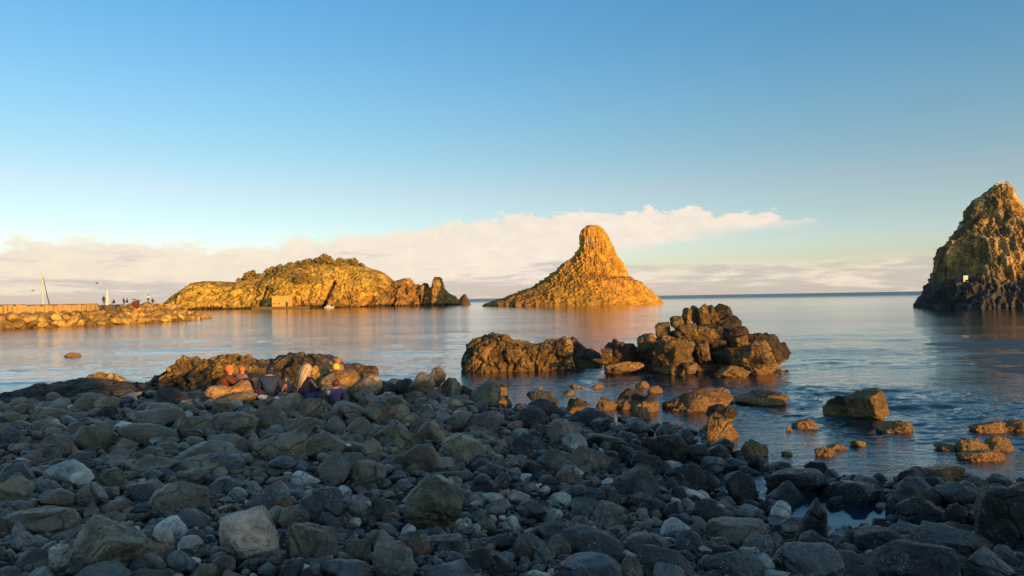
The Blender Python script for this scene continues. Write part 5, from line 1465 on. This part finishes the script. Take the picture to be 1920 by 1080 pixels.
# ------------------------------------------------------------------ labels for the remaining boulders
marks = [(r['cx'], r['cy'], r['w'], r['label']) for r in RK[:N_HAND] if r['label']]
short = {}
LM = [(200, 1023, 'the big rust-stained boulder'), (469, 1000, 'the pitted tan boulder'), (131, 886, 'the white split-faced boulder'), (169, 827, 'the broad domed boulder'), (116, 938, 'the rust-spotted stone'), (335, 936, 'the flat-topped orange-stained boulder'), (426, 911, 'the blue-green speckled boulder'), (391, 850, 'the loaf-shaped boulder'), (82, 980, 'the long dark olive boulder'),
      (590, 1015, 'the blocky green-grey boulder'), (601, 956, 'the chipped blue-grey boulder'), (626, 886, 'the tall white-crowned stone'), (689, 891, 'the big olive boulder'), (796, 862, 'the round pinkish-brown boulder'), (868, 841, 'the cracked olive block'), (811, 951, 'the biggest cracked boulder'), (651, 1073, 'the slate-blue boulder'), (509, 789, 'the navy-clad person\'s boulder'), (647, 769, 'the child in purple'), (527, 843, 'the wide low boulder'),
      (808, 813, 'the boxy rusty boulder'), (820, 730, 'the stone pile by the water'), (410, 740, 'the golden boulders'), (1053, 814, 'the flaky brown rock'), (1031, 870, 'the pyramid-shaped boulder'), (1245, 842, 'the long leaning boulder'), (1194, 911, 'the dark speckled dome'), (1294, 897, 'the boulder by the pools'), (1051, 939, 'the white-capped stone'), (1298, 930, 'the pale elongated stone'), (1395, 921, 'the straw-coloured stone'), (1140, 973, 'the angular light-topped boulder'), (1265, 991, 'the pale blue oval cobble'), (1211, 1024, 'the five-sided boulder'), (1110, 1020, 'the long slanting slab'), (1395, 1003, 'the smooth green-grey boulder'), (1523, 990, 'the dark pointed rock'), (1492, 905, 'the flat dark slab'), (1710, 938, 'the big black block'), (1650, 1017, 'the near-black dome'), (1714, 1058, 'the very large dark boulder'), (1880, 980, 'the giant right-edge rock'), (1768, 890, 'the golden-faced shore rock'), (1339, 853, 'the wet blue-sheened boulder'), (735, 973, 'the rusty-gold pebble'), (1100, 750, 'the rusty-golden shore lumps'), (30, 920, 'the rounded left-edge stone'), (190, 715, 'the golden left crest'), (345, 759, 'the whitish square stone'), (870, 1010, 'the bottom centre'), (980, 1080, 'the bottom edge centre')]
usedL = set(r['label'] for r in RK if r['label'])
assert len(usedL) == sum(1 for r in RK if r['label'])


def rel(dx, dy):
    a = math.degrees(math.atan2(dy, dx))
    return ['right of', 'front right of', 'in front of', 'front left of', 'left of', 'back left of', 'behind', 'back right of'][int(((a + 22.5) % 360) // 45)]


for r in RK:
    o = r['o']
    if not r['label']:
        sz = 'large' if r['w'] > 75 else ('mid-sized' if r['w'] > 45 else 'small')
        asp = r['h'] / r['w']
        shp = 'flat' if asp < 0.5 else ('tall' if asp > 0.95 else '')
        ds = sorted(LM, key=lambda q: (q[0] - r['cx']) ** 2 + (1.4 * (q[1] - r['cy'])) ** 2)
        done = False
        for q in ds[:6]:
            dx, dy = r['cx'] - q[0], (r['cy'] - q[1]) * 1.4
            dd = math.hypot(dx, dy)
            far = 'just ' if dd < 70 else ('a step ' if dd < 120 else 'well ')
            for extra in (shp, (shp + ' rounded').strip(), (shp + ' edgy').strip()):
                lab = ' '.join(f"{sz} {WORD[r['col']]} {extra} boulder {far}{rel(dx, dy)} {q[2]}".split())
                if lab not in usedL:
                    done = True; break
            if done: break
        usedL.add(lab); r['label'] = lab
    g = r['group'] or 'boulders of the dark beach'
    tag(o, r['label'], r['cat'], g)

# ------------------------------------------------------------------ promenade wall behind the camera; its shade covers the beach
M_prom = plain('lava_masonry', (0.12, 0.11, 0.10), 0.85, nscale=2, bump=0.02)
ud = Vector((-math.sin(_a), -math.cos(_a), 0)); td = Vector((ud.y, -ud.x, 0))      # away from the sun, and across
if td.x < 0: td = -td
S_WALL, T_END, H_WALL = -18.0, 15.7, 5.68
ob = ud * S_WALL
Mw = Matrix(((td.x, ud.x, 0, ob.x), (td.y, ud.y, 0, ob.y), (0, 0, 1, 0), (0, 0, 0, 1)))
pw = empty('promenade_wall')
tag(pw, 'dark lava-stone promenade wall along the road behind the beach', 'wall', kind='thing')
MB().box(-70, T_END, -1.2, 0, -1.0, H_WALL - 0.25, Mw).build('wall_body', M_prom, pw)
MB().box(-70.1, T_END + 0.1, -1.35, 0.12, H_WALL - 0.247, H_WALL, Mw).build('coping', M_conc, pw)
blk = empty('sun_blocker')  # unseen block added on the wall to keep the left shore in shade
tag(blk, 'unseen added kiosk standing on the promenade wall', 'sun_blocker')
MB().box(-40, 6.3, -4.0, -0.1, H_WALL + 0.003, H_WALL + 1.1, Mw).build('wall', M_prom, blk)
MB().box(-40.2, 6.5, -4.2, 0.1, H_WALL + 1.103, H_WALL + 1.25, Mw).build('roof', M_conc, blk)
